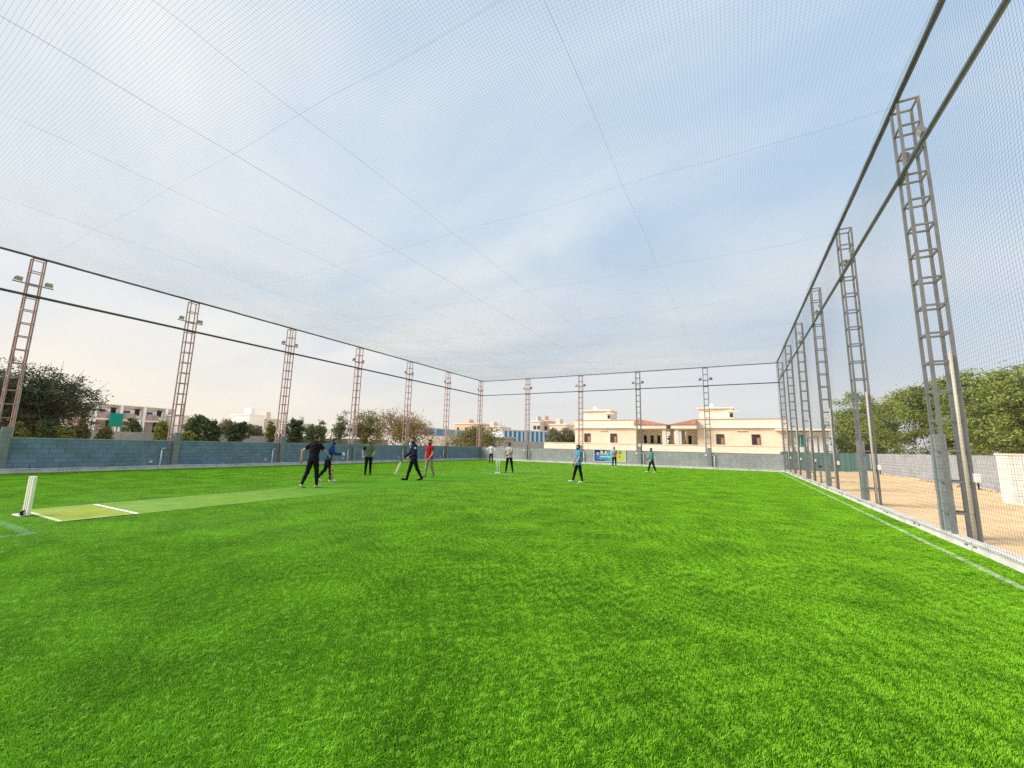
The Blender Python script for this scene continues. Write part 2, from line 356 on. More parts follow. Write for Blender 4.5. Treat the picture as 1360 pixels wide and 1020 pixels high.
# grass: six patches of real blades, spread over the court by geometry nodes
CELL = 1.1
def grass_patch(i, nb):
    r = np.random.default_rng(100 + i)
    x = r.random(nb) * CELL; y = r.random(nb) * CELL
    ph = r.random((26, 3)) * 6.28; a1 = np.zeros(nb); a2 = np.zeros(nb)
    for k in range(26):
        kx, ky = r.normal(0, 11.0, 2) * 2 * np.pi / CELL
        a1 += np.cos(kx * x + ky * y + ph[k, 0]) * 0.085; a2 += np.cos(kx * x + ky * y + ph[k, 1]) * 0.085
    lean = np.stack([0.16 + a1 + 0.27 * r.standard_normal(nb), -0.1 + a2 + 0.27 * r.standard_normal(nb)], 1)
    h = 0.0135 + 0.009 * r.random(nb)
    th = r.random(nb) * np.pi; wd = 0.0010 + 0.0007 * r.random(nb)
    dx, dy = np.cos(th) * wd, np.sin(th) * wd
    b0 = np.stack([x - dx, y - dy, np.zeros(nb)], 1); b1 = np.stack([x + dx, y + dy, np.zeros(nb)], 1)
    mid = np.stack([x + lean[:, 0] * h * 0.4, y + lean[:, 1] * h * 0.4, h * 0.62], 1)
    off = np.stack([dx, dy, 0 * dx], 1) * 0.85
    ln = np.minimum(np.hypot(lean[:, 0], lean[:, 1]), 1.3)
    tip = np.stack([x + lean[:, 0] * h * 1.15, y + lean[:, 1] * h * 1.15, h * (1.0 - 0.30 * ln)], 1)
    V = np.stack([b0, b1, mid + off, mid - off, tip], 1).reshape(-1, 3)
    o5 = np.arange(nb)[:, None] * 5
    T = np.concatenate([o5 + [0, 1, 2], o5 + [0, 2, 3], o5 + [3, 2, 4]], 0)
    return fast_mesh('grass_patch', V, T, M_blade)
patches = [bpy.data.objects.new('grass_patch', grass_patch(i, 34000)) for i in range(6)]
cells = [[] for _ in range(6)]
ncx = int(round((3.5 - (-26.2)) / CELL)); ncy = int(round((40.3 - Y0) / CELL))
for i in range(ncx):
    for j in range(ncy):
        x0 = -26.2 + i * CELL; y0 = Y0 + j * CELL
        if x0 > PX0 - 0.05 and x0 < PX1 - 0.05 and y0 > PY0 - 0.05 and y0 < PY1 - 0.05: continue
        cells[random.randrange(6)].append((x0, y0, 0.0))
gm = bpy.data.meshes.new('grass'); pts = []; idx = []
for k in range(6):
    pts += cells[k]; idx += [k] * len(cells[k])
gm.from_pydata(pts, [], [])
at = gm.attributes.new('kind_index', 'INT', 'POINT'); at.data.foreach_set('value', idx)
go = link('grass', gm); tag(go, 'short vivid green artificial grass blades covering the court', 'grass', kind='stuff')
gt = bpy.data.node_groups.new('grass_nodes', 'GeometryNodeTree')
gt.interface.new_socket('Geometry', in_out='INPUT', socket_type='NodeSocketGeometry'); gt.interface.new_socket('Geometry', in_out='OUTPUT', socket_type='NodeSocketGeometry')
gi = gt.nodes.new('NodeGroupInput'); gout = gt.nodes.new('NodeGroupOutput'); jn = gt.nodes.new('GeometryNodeJoinGeometry')
na = gt.nodes.new('GeometryNodeInputNamedAttribute'); na.data_type = 'INT'; na.inputs[0].default_value = 'kind_index'
for k in range(6):
    oi = gt.nodes.new('GeometryNodeObjectInfo'); oi.inputs['Object'].default_value = patches[k]; oi.inputs['As Instance'].default_value = True
    ip = gt.nodes.new('GeometryNodeInstanceOnPoints'); gt.links.new(gi.outputs[0], ip.inputs['Points']); gt.links.new(oi.outputs['Geometry'], ip.inputs['Instance'])
    cp = gt.nodes.new('FunctionNodeCompare'); cp.data_type = 'INT'; cp.operation = 'EQUAL'
    ii = [s for s in cp.inputs if s.type == 'INT']; gt.links.new(na.outputs[0], ii[0]); ii[1].default_value = k
    gt.links.new(cp.outputs[0], ip.inputs['Selection']); gt.links.new(ip.outputs[0], jn.inputs[0])
gt.links.new(jn.outputs[0], gout.inputs[0])
md = go.modifiers.new('grass', 'NODES'); md.node_group = gt

# ------------------------------------------------------------------ kerbs
def kerb(label_x, fixed, a, b, axis, inner, seg, h, cat_label):
    k = bpy.data.objects.new('kerb', None); C.objects.link(k); tag(k, cat_label, 'kerb', kind='structure')
    p = a; i = 0
    while p < b - 0.05:
        L = min(seg * (0.85 + 0.3 * random.random()), b - p); q = p + L - 0.012
        t = 0.15 + 0.02 * random.random(); d = 0.02 * (random.random() - 0.5); hh = h + 0.02 * (random.random() - 0.5)
        mbk = MB()
        n = 5; prof = [(0, 0), (0.012, hh * 0.55), (0.0, hh * 0.93), (0.02, hh), (t - 0.02, hh), (t, hh * 0.9), (t, 0)]
        V = []; 
        for j in range(n + 1):
            s = p + (q - p) * j / n; wv = 0.012 * math.sin(s * 2.1 + i) + 0.012 * math.sin(s * 0.7)
            for (u, z) in prof:
                uu = fixed + inner * (u + d + wv); zz = z + (0.008 * math.sin(s * 3 + i) if z > 0 else 0)
                V.append((uu, s, zz) if axis == 'y' else (s, uu, zz))
        m = len(prof); Fc = [(j * m + c, j * m + (c + 1) % m, (j + 1) * m + (c + 1) % m, (j + 1) * m + c) for j in range(n) for c in range(m)] + [tuple(range(m)), tuple(n * m + c for c in range(m))[::-1]]
        mbk.add(V, Fc); ks = mbk.build('kerb_segment', M_conc, k, smooth=False)
        for s in (p + 0.12, q - 0.12):
            bb = MB(); u = fixed + inner * (d + 0.012 * math.sin(s * 2.1 + i) + 0.012 * math.sin(s * 0.7))
            c0 = (u + inner * 0.01, s, hh * 0.55) if axis == 'y' else (s, u + inner * 0.01, hh * 0.55); c1 = (c0[0] - inner * 0.035, c0[1], c0[2]) if axis == 'y' else (c0[0], c0[1] - inner * 0.035, c0[2])
            bb.tube([c0, c1], 0.014, 6); bb.build('bolt', M_railg, ks)
        p += L; i += 1
    return k
kerb('R', XR, Y0, YB, 'y', +1, 2.4, 0.17, 'low white kerb with bolted joints beside the sandy yard')
kerb('L', XL, Y0, YB, 'y', -1, 2.9, 0.20, 'low white kerb at the foot of the blue block wall')
kerb('B', YB, XL - 0.1, XR + 0.1, 'x', +1, 2.9, 0.18, 'low white kerb at the foot of the grey wall with the banner')

# ------------------------------------------------------------------ block walls
def block_wall(name, label, axis, fixed, depth_dir, a, b, rows, rh, bl, m_block, m_mortar, single_max, near, thick=0.2, cope=0.05, z0=0.0):
    """axis: direction the wall runs along; fixed: coordinate of its visible face; depth_dir: sign pointing away from the court"""
    L = b - a
    base = (fixed, a, z0) if axis == 'y' else (a, fixed, z0)
    t = thing(name, base, label, 'wall')
    Hh = rows * rh
    def put(s0, s1, d0, d1, z0_, z1_, mb=None):
        mb = mb or MB()
        lo, hi = sorted((depth_dir * d0, depth_dir * d1))
        return mb.box(lo, hi, s0, s1, z0_, z1_) if axis == 'y' else mb.box(s0, s1, lo, hi, z0_, z1_)
    put(0, L, 0.014, thick, 0, Hh).build('mortar_core', m_mortar, t)
    items = []
    for r in range(rows):
        s = -(bl * 0.5 if r % 2 else 0) - bl * 0.1 * random.random()
        while s < L:
            l = bl * (0.92 + 0.16 * random.random()); s0 = max(s, 0); s1 = min(s + l - 0.014, L)
            if s1 - s0 > 0.05: items.append((s0, s1, r))
            s += l
    items.sort(key=lambda q: abs((q[0] + q[1]) / 2 + a - near))
    shared = {}
    rest = MB()
    for n, (s0, s1, r) in enumerate(items):
        dj = 0.010 * random.random() - 0.002
        if n < single_max:
            key = round((s1 - s0) / 0.03)
            if key not in shared:
                shared[key] = put(0, key * 0.03, 0.0, 0.06, 0, rh - 0.012).mesh('block', m_block)
            bo = link('block', shared[key], t)
            bo.location = (depth_dir * dj, s0, r * rh + 0.006) if axis == 'y' else (s0, depth_dir * dj, r * rh + 0.006)
        else: put(s0, s1, dj, 0.06, r * rh + 0.006, (r + 1) * rh - 0.006, rest)
    if rest.v: tag(rest.build('block_courses', m_block, t), kind='stuff')
    p = 0
    while p < L:
        q = min(p + 2.0, L); put(p, q - 0.008, -0.012 + 0.004 * random.random(), thick + 0.02, Hh, Hh + cope).build('coping', M_greym if m_block != M_blue else M_coping, t); p = q
    return t
M_coping = mat('blue_coping', (0.30, 0.36, 0.39), 0.9, var=0.15, scale=2)
block_wall('block_wall', 'long blue painted block wall below the small trees and row houses', 'y', -25.97, -1, Y0, 40.75, 7, 0.2, 0.46, M_blue, M_bluem, 300, 9.0)
block_wall('block_wall', 'grey block wall carrying the printed banner', 'x', 40.56, +1, -25.96, 3.6, 7, 0.2, 0.46, M_grey, M_greym, 0, 0)
block_wall('block_wall', 'pale grey block wall behind the sandy yard under the big green trees', 'y', 10.0, +1, 22.0, 46.0, 8, 0.205, 0.46, M_lgrey, M_lgreym, 300, 24.0, cope=0.02)
# wall across the end of the yard, hung with green shade cloth
t = thing('end_wall', (6.8, 46.05, 0), 'wall at the end of the sandy yard covered in green shade cloth', 'wall')
MB().box(-3.2, 3.25, 0.03, 0.22, 0, 1.62).build('masonry', M_greym, t)
for i in range(6):
    V = []; n = 16; x0 = -3.2 + i * 1.07; 
    for z in (0.02, 0.55, 1.1, 1.66):
        for k in range(n + 1):
            V.append((x0 + 1.05 * k / n, 0.0 - 0.012 * math.sin(k * 1.1 + i * 2) - 0.01 * math.sin(z * 5 + i), z))
    Fc = [(r * (n + 1) + k, r * (n + 1) + k + 1, (r + 1) * (n + 1) + k + 1, (r + 1) * (n + 1) + k) for r in range(3) for k in range(n)]
    MB().add(V, Fc).build('shade_cloth', M_shade, t, smooth=True)
# rubble along the foot of the pale wall
rb = MB()
for i in range(420):
    y = 21.5 + 24.5 * random.random(); x = 9.97 - abs(random.gauss(0, 0.16)); r = 0.03 + 0.07 * random.random()
    nv = len(rb.v); rb.ell((x, y, 0.12 + r * 0.3), (r, r * (0.7 + 0.6 * random.random()), r * 0.7), 6, 4)
    for k in range(nv, len(rb.v)):
        v = rb.v[k]; rb.v[k] = (v[0] + random.uniform(-.25, .25) * r, v[1] + random.uniform(-.25, .25) * r, v[2] + random.uniform(-.2, .2) * r)
M_rub = mat('rubble', (0.50, 0.44, 0.36), 0.9, var=0.3, scale=9)
tag(rb.build('rubble', M_rub), 'loose pale stones along the foot of the pale block wall', 'stones', kind='stuff')

# ------------------------------------------------------------------ lattice towers
TOP, MID = 9.05, 7.385
LV = [0.53 + 0.567 * k for k in range(16)]
def make_tower(m_leg):
    """local: rail runs along Y, court is on the -X side"""
    t = thing('lattice_tower', (0, 0, 0), 'x', 'tower')
    a, b = 0.165, 0.19
    lm = MB().add([(0.028, 0.028, 0), (-0.028, 0.028, 0), (-0.028, -0.028, 0), (0.028, -0.028, 0), (0.022, 0.022, TOP), (-0.022, 0.022, TOP), (-0.022, -0.022, TOP), (0.022, -0.022, TOP)],
                  [(0, 1, 2, 3), (7, 6, 5, 4), (0, 4, 5, 1), (1, 5, 6, 2), (2, 6, 7, 3), (3, 7, 4, 0)]).mesh('leg', m_leg)
    for sx in (-1, 1):
        for sy in (-1, 1): link('leg', lm, t, (sx * a, sy * b, 0))
    rx = MB().box(-a, a, -0.018, 0.018, -0.018, 0.018).mesh('rung', m_leg); ry = MB().box(-0.018, 0.018, -b, b, -0.0175, 0.0175).mesh('rung', m_leg)
    for z in LV:
        for sy in (-1, 1): link('rung', rx, t, (0, sy * b, z + (0.0 if sy < 0 else 0.004)))
        for sx in (-1, 1): link('rung', ry, t, (sx * a, 0, z))
    # floodlights on a crossbar
    cb = MB().box(-0.02, 0.02, -0.60, 0.60, -0.02, 0.02).build('crossbar', M_railg, t, (0.06, 0, 7.93))
    fl = MB().bbox(-0.05, 0.05, -0.16, 0.16, -0.12, 0.13, 0.015).mesh('floodlight', M_lampg)
    lens = MB().bbox(-0.058, -0.048, -0.135, 0.135, -0.095, 0.105, 0.004).mesh('lens', M_lens)
    fins = MB()
    for k in range(7): fins.box(0.048, 0.085, -0.13 + k * 0.042, -0.118 + k * 0.042, -0.09, 0.10)
    finm = fins.mesh('cooling_fins', M_lampg)
    br = MB().box(-0.015, 0.015, -0.175, -0.162, -0.17, 0.02).box(-0.015, 0.015, 0.162, 0.175, -0.17, 0.02).box(-0.015, 0.015, -0.175, 0.175, -0.182, -0.17).mesh('bracket', M_steel)
    for sy in (-1, 1):
        f = link('floodlight', fl, t, (0.05, sy * 0.44, 8.07)); f.scale = (0.7, 0.7, 0.7); f.rotation_euler = (0, -0.42, 0.18 * sy)
        link('lens', lens, f); link('cooling_fins', finm, f); link('bracket', br, f)
    # conduit up one leg with a junction box
    MB().tube([(a - 0.09, -b - 0.07, 0.0), (a - 0.09, -b - 0.07, 1.9), (a - 0.08, -b - 0.07, 3.5)], 0.026, 10).build('conduit', M_pvc, t, smooth=True)
    MB().bbox(-0.05, 0.05, -0.10, 0.10, -0.1, 0.1, 0.012).build('junction_box', M_white, t, (a + 0.04, -b - 0.05, 1.18)).scale = (0.8, 0.8, 0.8)
    MB().tube([(a + 0.05, -b - 0.06, 0.98), (a + 0.05, -b - 0.06, 1.12)], 0.012, 6).build('cable_tail', M_black, t)
    return t
YS = [-0.8, 5.0, 10.85, 16.65, 22.45, 28.3, 34.1]
XS = [-20.15, -14.0, -8.15, -2.15]
def pier(x, y, along, label, group, h=1.9):
    p = thing('block_pier', (x, y, 0), label, 'pier', group)
    hx, hy = (0.08, 0.13) if along == 'y' else (0.15, 0.08)
    n = 9
    for k in range(n):
        j = 0.003 * random.random()
        MB().bbox(-hx - j, hx + j, -hy - j, hy + j, k * h / n + 0.0015, (k + 1) * h / n - 0.0015, 0.003).build('block', M_pillar, p)
    MB().box(-hx + 0.015, hx - 0.015, -hy + 0.015, hy - 0.015, 0, h - 0.02).build('mortar_core', M_greym, p)
    return p
protoS = make_tower(M_steel); protoP = make_tower(M_primer)
usedS = usedP = False
def tower(x, y, rz, proto, label, group, flood=True):
    t = copy_tree(proto); t.location = (x, y, 0); t.rotation_euler = (0, 0, rz); t['label'] = label; t['group'] = group
    if not flood:
        pass
    return t
near_l = ['beside the feathery dark tree', 'at the end of the white row houses', 'beside the slim yellowish young tree', 'beside the thin tree with a twiggy top', 'in front of the dry brown bush', 'in front of the blue panel shed']
near_r = ['past the tiled gate pillar', 'just short of the tiled gate pillar', 'second along the kerb from the tiled gate pillar', 'third along the kerb, next to the steel door frame', 'fourth along the kerb, just past the steel door frame', 'next to the corner tower of the yard side']
near_b = ['before the striped shed', 'before the house behind the banner', 'before the porch near the banner', 'before the house by the yard']
YS = YS[1:]
for y, nl_, nr_ in zip(YS, near_l, near_r):
    tower(XR + 0.22, y + 0.05, 0, protoS, 'grey steel floodlight tower ' + nr_, 'lattice towers along the sandy yard')
    tower(XL - 0.42, y - 0.05, math.pi, protoP, 'rusty red floodlight tower ' + nl_, 'lattice towers along the blue wall')
    pier(XR + 0.12, y + 0.26, 'y', 'slim grey pier at the tower ' + nr_, 'piers along the sandy yard', 1.98)
    pier(XL - 0.16, y - 0.02, 'y', 'slim grey pier on the blue wall ' + nl_, 'piers along the blue wall', 1.86)
for x, nb_ in zip(XS, near_b):
    tower(x, YB + 0.48, -math.pi / 2, protoP if x < -10 else protoS, 'lattice floodlight tower on the grey wall ' + nb_, 'lattice towers along the banner wall')
    pier(x + 0.05, YB + 0.20, 'x', 'slim grey pier on the banner wall ' + nb_, 'piers along the banner wall', 1.86)
tower(XL - 0.40, YB + 0.05, math.pi, protoP, 'lattice floodlight tower in the corner where blue and grey walls meet', None)
tower(XR + 0.25, YB + 0.15, 0, protoS, 'lattice floodlight tower in the corner where grey wall meets yard kerb', None)
for o in [c for c in C.objects if c.get('group', 0) is None]: del o['group']
def kill(o):
    for ch in list(o.children): kill(ch)
    bpy.data.objects.remove(o)
kill(protoS); kill(protoP)

# rails
def rail(name, p, q, r, m, label, lumpy=False):
    p, q = Vector(p), Vector(q); n = int((q - p).length / (0.35 if lumpy else 3)) + 1
    pts = [p.lerp(q, i / n) for i in range(n + 1)]
    rs = [r * (1 + (0.14 * random.random() if lumpy else 0)) for _ in pts]
    if lumpy: pts = [v + Vector((0, 0, random.uniform(-.006, .006))) for v in pts]
    return tag(MB().tube(pts, rs, 10).build(name, m, smooth=True), label, 'rail')
ZT = 9.07
rail('top_rail', (XR + 0.04, Y0, ZT), (XR + 0.04, YB + 0.1, ZT), 0.048, M_rail, 'dark top rail laced with net above the sandy yard side', True)
rail('top_rail', (XL - 0.20, Y0, ZT), (XL - 0.20, YB + 0.1, ZT), 0.045, M_rail, 'dark top rail laced with net above the blue wall', True)
rail('top_rail', (XL - 0.2, YB + 0.23, ZT), (XR + 0.04, YB + 0.23, ZT), 0.04, M_rail, 'dark top rail laced with net above the banner wall', True)
rail('middle_rail', (XR + 0.005, Y0, MID), (XR + 0.005, YB + 0.1, MID), 0.045, M_railg, 'grey middle rail crossing the towers of the sandy yard side')
rail('middle_rail', (XL - 0.20, Y0, MID), (XL - 0.20, YB + 0.1, MID), 0.055, M_rail, 'grey middle rail crossing the towers above the blue wall')
rail('middle_rail', (XL - 0.2, YB + 0.26, MID), (XR + 0.04, YB + 0.26, MID), 0.045, M_rail, 'grey middle rail crossing the towers above the banner wall')

# ------------------------------------------------------------------ nets: every strand is a thin three-sided cord
def cords(lines, r):
    Vs = []; Qs = []; off = 0
    for P, U, W in lines:         # P (n,3), U/W the two directions across the cord
        n = len(P)
        ring = np.stack([P + U * r, P + (-0.5 * U + 0.866 * W) * r, P + (-0.5 * U - 0.866 * W) * r], 1).reshape(-1, 3)
        i = np.arange(n - 1)[:, None] * 3 + off; 
        q = np.concatenate([i + [0, 1, 4, 3], i + [1, 2, 5, 4], i + [2, 0, 3, 5]], 0)
        Vs.append(ring); Qs.append(q); off += 3 * n
    return np.concatenate(Vs), np.concatenate(Qs)
ex, ey, ez = np.eye(3)
CE = 0.07
YN = Y0
cab_x = [-20.2, -14.6, -11.2, -8.4, -2.45]; cab_y = [5.0, 10.9, 16.9, 22.5, 28.3, 34.1]
def sag(x, y):
    u = (x - XL) / (XR - XL); s = -0.10 * np.sin(np.pi * np.clip(u, 0, 1))
    cx_ = np.array([XL - 0.2] + cab_x + [XR]); d = np.min(np.abs(np.asarray(x)[..., None] - cx_), -1)
    cy_ = np.array([YN] + cab_y + [YB]); e = np.min(np.abs(np.asarray(y)[..., None] - cy_), -1)
    return ZT + s - 0.05 * np.minimum(d, 2.5) / 2.5 - 0.05 * np.minimum(e, 2.9) / 2.9 + 0.012 * np.sin(x * 2.3 + y * 1.1) + 0.012 * np.sin(y * 1.9 - x)
L_ = []
for x in np.arange(XL - 0.18, XR + 0.03, CE):
    y = np.linspace(YN, YB + 0.22, 42); xx = np.full_like(y, x) + 0.010 * np.sin(y * 1.3 + x * 3); L_.append((np.stack([xx, y, sag(xx, y)], 1), ex, ez))
for y in np.arange(YN, YB + 0.22, CE):
    x = np.linspace(XL - 0.18, XR + 0.03, 26); yy = np.full_like(x, y) + 0.010 * np.sin(x * 1.7 + y * 2); L_.append((np.stack([x, yy, sag(x, yy)], 1), ey, ez))
V, Q = cords(L_, 0.0015)
tag(link('roof_net', fast_mesh('roof_net', V, Q, M_net)), 'fine square mesh net stretched overhead across the whole court', 'net')
def side_net(name, axis, fixed, a, b, z0, z1, r, label, sgn):
    L_ = []
    def pt(s, z): 
        f_ = fixed + sgn * (0.02 * np.sin(s * 1.1 + z * 0.7) + 0.015 * np.sin(z * 1.9 - s * 0.6))
        return np.stack([f_, s, z], 1) if axis == 'y' else np.stack([s, f_, z], 1)
    N_, A_ = (ex, ey) if axis == 'y' else (ey, ex)
    for s in np.arange(a, b, CE):
        z = np.linspace(z0, z1, 10); L_.append((pt(np.full_like(z, s), z), N_, A_))
    for z in np.arange(z0 + 0.02, z1, CE):
        s = np.linspace(a, b, 40); L_.append((pt(s, np.full_like(s, z) + 0.01 * np.sin(s * 0.8)), N_, ez))
    V, Q = cords(L_, r); return tag(link(name, fast_mesh(name, V, Q, M_net2)), label, 'net')
side_net('side_net', 'y', XR - 0.06, YN, YB, 0.12, ZT, 0.0013, 'fine mesh net hanging between court and sandy yard', 1)
side_net('side_net', 'y', XL - 0.02, YN, YB + 0.1, 0.2, ZT, 0.0006, 'fine mesh net hanging in front of the blue wall', 1)
side_net('side_net', 'x', YB + 0.02, XL, XR, 0.2, ZT, 0.0006, 'fine mesh net hanging in front of the banner wall', 1)
for i, x in enumerate(cab_x):
    pts = [(x + 0.03 * math.sin(y), y, float(sag(np.array(x), np.array(y))) + 0.012) for y in np.linspace(YN, YB + 0.2, 60)]
    tag(MB().tube(pts, 0.0020 if i != 2 else 0.0032, 5).build('support_cable', M_cable), ('thin lengthwise roof net cable tied to the tower ' + near_b[(0, 1, 0, 2, 3)[i]]) if i != 2 else 'thicker dark cable along the centre of the roof net', 'cable', 'lengthwise roof net cables')
for y, nr_ in zip(cab_y, near_r):
    pts = [(x, y + 0.03 * math.sin(x), float(sag(np.array(x), np.array(y))) + 0.014) for x in np.linspace(XL - 0.2, XR, 50)]
    tag(MB().tube(pts, 0.0016, 5).build('support_cable', M_cable), 'thin crosswise net cable, tower ' + nr_, 'cable', 'crosswise roof net cables')

# ------------------------------------------------------------------ small fittings along the walls
for k, y in enumerate(YS):
    p = thing('riser_pipe', (XL - 0.14, y - 0.62, 0), 'short white riser pipe on the blue wall ' + near_l[k], 'pipe', 'riser pipes along the blue wall')
    MB().tube([(0, 0, 0), (0, 0, 0.98)], 0.035, 10).build('pipe', M_white, p, smooth=True)
    MB().tube([(0, 0, 0.96), (0, 0.03, 1.03), (0, 0.14, 1.05)], 0.04, 10).build('elbow', M_pvc, p, smooth=True)
    s = thing('socket_box', (XL - 0.235, y - 0.98, 0.38), 'small white socket box on the blue wall ' + near_l[k], 'socket box', 'socket boxes along the blue wall')
    MB().bbox(-0.02, 0.04, -0.06, 0.06, -0.06, 0.06, 0.008).build('cover', M_white, s)
    MB().bbox(0.038, 0.046, -0.035, 0.035, -0.035, 0.035, 0.003).build('socket_plate', M_pvc, s)
for k, x in enumerate(XS):
    p = thing('riser_pipe', (x + 0.42, YB + 0.17, 0), 'short pale riser pipe on the banner wall ' + near_b[k], 'pipe', 'riser pipes along the banner wall')
    MB().tube([(0, 0, 0), (0, 0, 1.15)], 0.035, 10).build('pipe', M_white if k % 2 else M_pvc, p, smooth=True)
    MB().tube([(0, 0, 1.13), (-0.03, 0, 1.2), (-0.14, 0, 1.22)], 0.04, 10).build('elbow', M_pvc, p, smooth=True)
# steel door frame in the yard side net
g0 = thing('door_frame', (XR + 0.13, 25.2, 0), 'plain steel door frame between two towers of the sandy yard side', 'door frame')
MB().box(-0.03, 0.03, -0.03, 0.03, 0, 2.35).build('post', M_steel, g0, (0, -0.55, 0))
MB().box(-0.03, 0.03, -0.03, 0.03, 0, 2.35).build('post', M_steel, g0, (0, 2.7, 0))
MB().box(-0.028, 0.028, -0.58, 2.73, 2.35, 2.41).build('lintel', M_steel, g0)
MB().tube([(-0.06, -0.55, 0.95), (0.06, -0.55, 0.95)], 0.05, 8).build('lock', M_black, g0)

# ------------------------------------------------------------------ gate pillar at the end of the pale wall
gp = thing('gate_pillar', (8.25, 20.55, 0), 'white tiled gate pillar at the end of the pale block wall', 'pillar')
M_tile = mat('white_tile', (0.86, 0.85, 0.82), 0.35, var=0.06, scale=3, per_obj=0.05)
M_grout = mat('tile_grout', (0.60, 0.59, 0.56), 0.9, var=0.1)
MB().box(-0.26, 0.26, -0.36, 0.36, 0, 1.64).build('core', M_grout, gp)
tw, thh = 0.104, 0.1025
tx = MB().bbox(-tw / 2 + .003, tw / 2 - .003, -0.004, 0.004, -thh / 2 + .003, thh / 2 - .003, 0.002).mesh('tile', M_tile)
tyl = 0.72 / 7; ty = MB().bbox(-0.004, 0.004, -tyl / 2 + .003, tyl / 2 - .003, -thh / 2 + .003, thh / 2 - .003, 0.002).mesh('tile', M_tile)
for r in range(16):
    for c in range(5): link('tile', tx, gp, (-0.208 + c * tw, -0.364, 0.051 + r * thh))
    for c in range(7): link('tile', ty, gp, (-0.264, -0.36 + tyl / 2 + c * tyl, 0.051 + r * thh))
MB().bbox(-0.30, 0.30, -0.40, 0.40, 1.64, 1.71, 0.01).build('cap', M_white, gp)
ww = thing('link_wall', (9.2, 21.4, 0), 'short pale wall joining the tiled gate pillar to the block wall', 'wall')
MB().box(-0.69, 0.78, -0.1, 0.55, 0, 1.62).build('masonry', M_lgrey, ww)
sg = thing('steel_gate', (8.6, 20.3, 0), 'grey steel sheet gate hung on the white tiled gate pillar', 'gate')
M_gate = mat('gate_paint', (0.16, 0.20, 0.20), 0.5, 0.2, var=0.15, scale=3)
MB().box(0.0, 2.2, 0.0, 0.02, 0.12, 1.5).build('sheet_panel', M_gate, sg)
for x in (0.0, 1.08, 2.16): MB().box(x, x + 0.05, -0.03, 0.05, 0.06, 1.58).build('stile', M_steel, sg)
for z in (0.06, 0.8, 1.55): MB().box(0.05, 2.16, -0.025, 0.045, z, z + 0.05).build('crossbar', M_steel, sg)

# ------------------------------------------------------------------ wickets, bats
def wicket(loc, rz, label, solid=False):
    t = thing('wicket', loc, label, 'wicket', rz=rz)
    M_w = mat('stump_white', (0.82, 0.81, 0.74), 0.45, var=0.05, scale=5)
    hgt = 0.72
    for i, x in enumerate((-0.095, 0, 0.095)):
        MB().tube([(x, 0, 0.03), (x, 0, hgt - 0.02), (x, 0, hgt - 0.005), (x, 0, hgt)], [0.021, 0.021, 0.018, 0.012], 12).build('stump', M_w, t, smooth=True)
    for x in (-0.048, 0.048):
        MB().tube([(x - 0.047, 0, hgt + 0.006), (x - 0.02, 0, hgt + 0.008), (x, 0, hgt + 0.008), (x + 0.02, 0, hgt + 0.008), (x + 0.047, 0, hgt + 0.006)], [0.006, 0.009, 0.007, 0.009, 0.006], 8).build('bail', M_w, t, smooth=True)
    MB().bbox(-0.16, 0.16, -0.07, 0.07, 0.0, 0.035, 0.01).build('base', M_w if not solid else M_lampg, t)
    if solid:
        MB().tube([(0.06, -0.05, 0.03), (0.05, -0.03, 0.12), (0.02, -0.02, 0.03)], 0.012, 6).build('spring', M_black, t, smooth=True)
        MB().bbox(-0.10, 0.02, -0.19, -0.06, 0.0, 0.03, 0.01).build('foot_plate', M_steel, t)
    return t
gpt = on_z(34, 686)
# near wicket: a one-piece plastic board wicket seen at an angle
nw = thing('wicket', (gpt[0], gpt[1], 0), 'white plastic one piece wicket on a metal base at the tan crease', 'wicket', rz=rad(8))
M_wk = mat('wicket_plastic', (0.83, 0.80, 0.70), 0.4, var=0.05, scale=3)
hw = 0.098
prof = [(-hw, 0.03), (hw, 0.03), (hw, 0.735), (hw - 0.012, 0.755), (hw - 0.03, 0.76), (hw - 0.045, 0.752), (0.03, 0.752), (0.02, 0.762), (-0.02, 0.762), (-0.03, 0.752), (-hw + 0.045, 0.752), (-hw + 0.03, 0.76), (-hw + 0.012, 0.755), (-hw, 0.735)]
bo = MB().prism(prof, 'y', -0.024, 0.024).build('board', M_wk, nw)
for x in (-0.045, 0.045): MB().bbox(x - 0.014, x + 0.014, -0.03, 0.03, 0.728, 0.742, 0.003).build('bail_slot', M_red, nw)
for x in (-0.032, 0.032): MB().box(x - 0.004, x + 0.004, -0.0275, -0.022, 0.05, 0.72).build('groove', M_pvc, nw)
MB().bbox(-0.20, 0.07, -0.10, 0.10, 0.0, 0.03, 0.008).build('base', M_lampg, nw)
MB().bbox(-0.36, -0.18, -0.06, 0.05, 0.0, 0.028, 0.008).build('foot_plate', M_white, nw)
for dy in (-0.035, -0.06):
    MB().tube([(-0.05, dy, 0.03), (-0.02, dy - 0.01, 0.09), (0.01, dy, 0.12)], 0.013, 6).build('spring', M_black, nw, smooth=True)
fw = on_z(661, 628.5)
wicket((fw[0], fw[1], 0), rad(25), 'white three stump wicket standing beside the man in grey tee shirt')

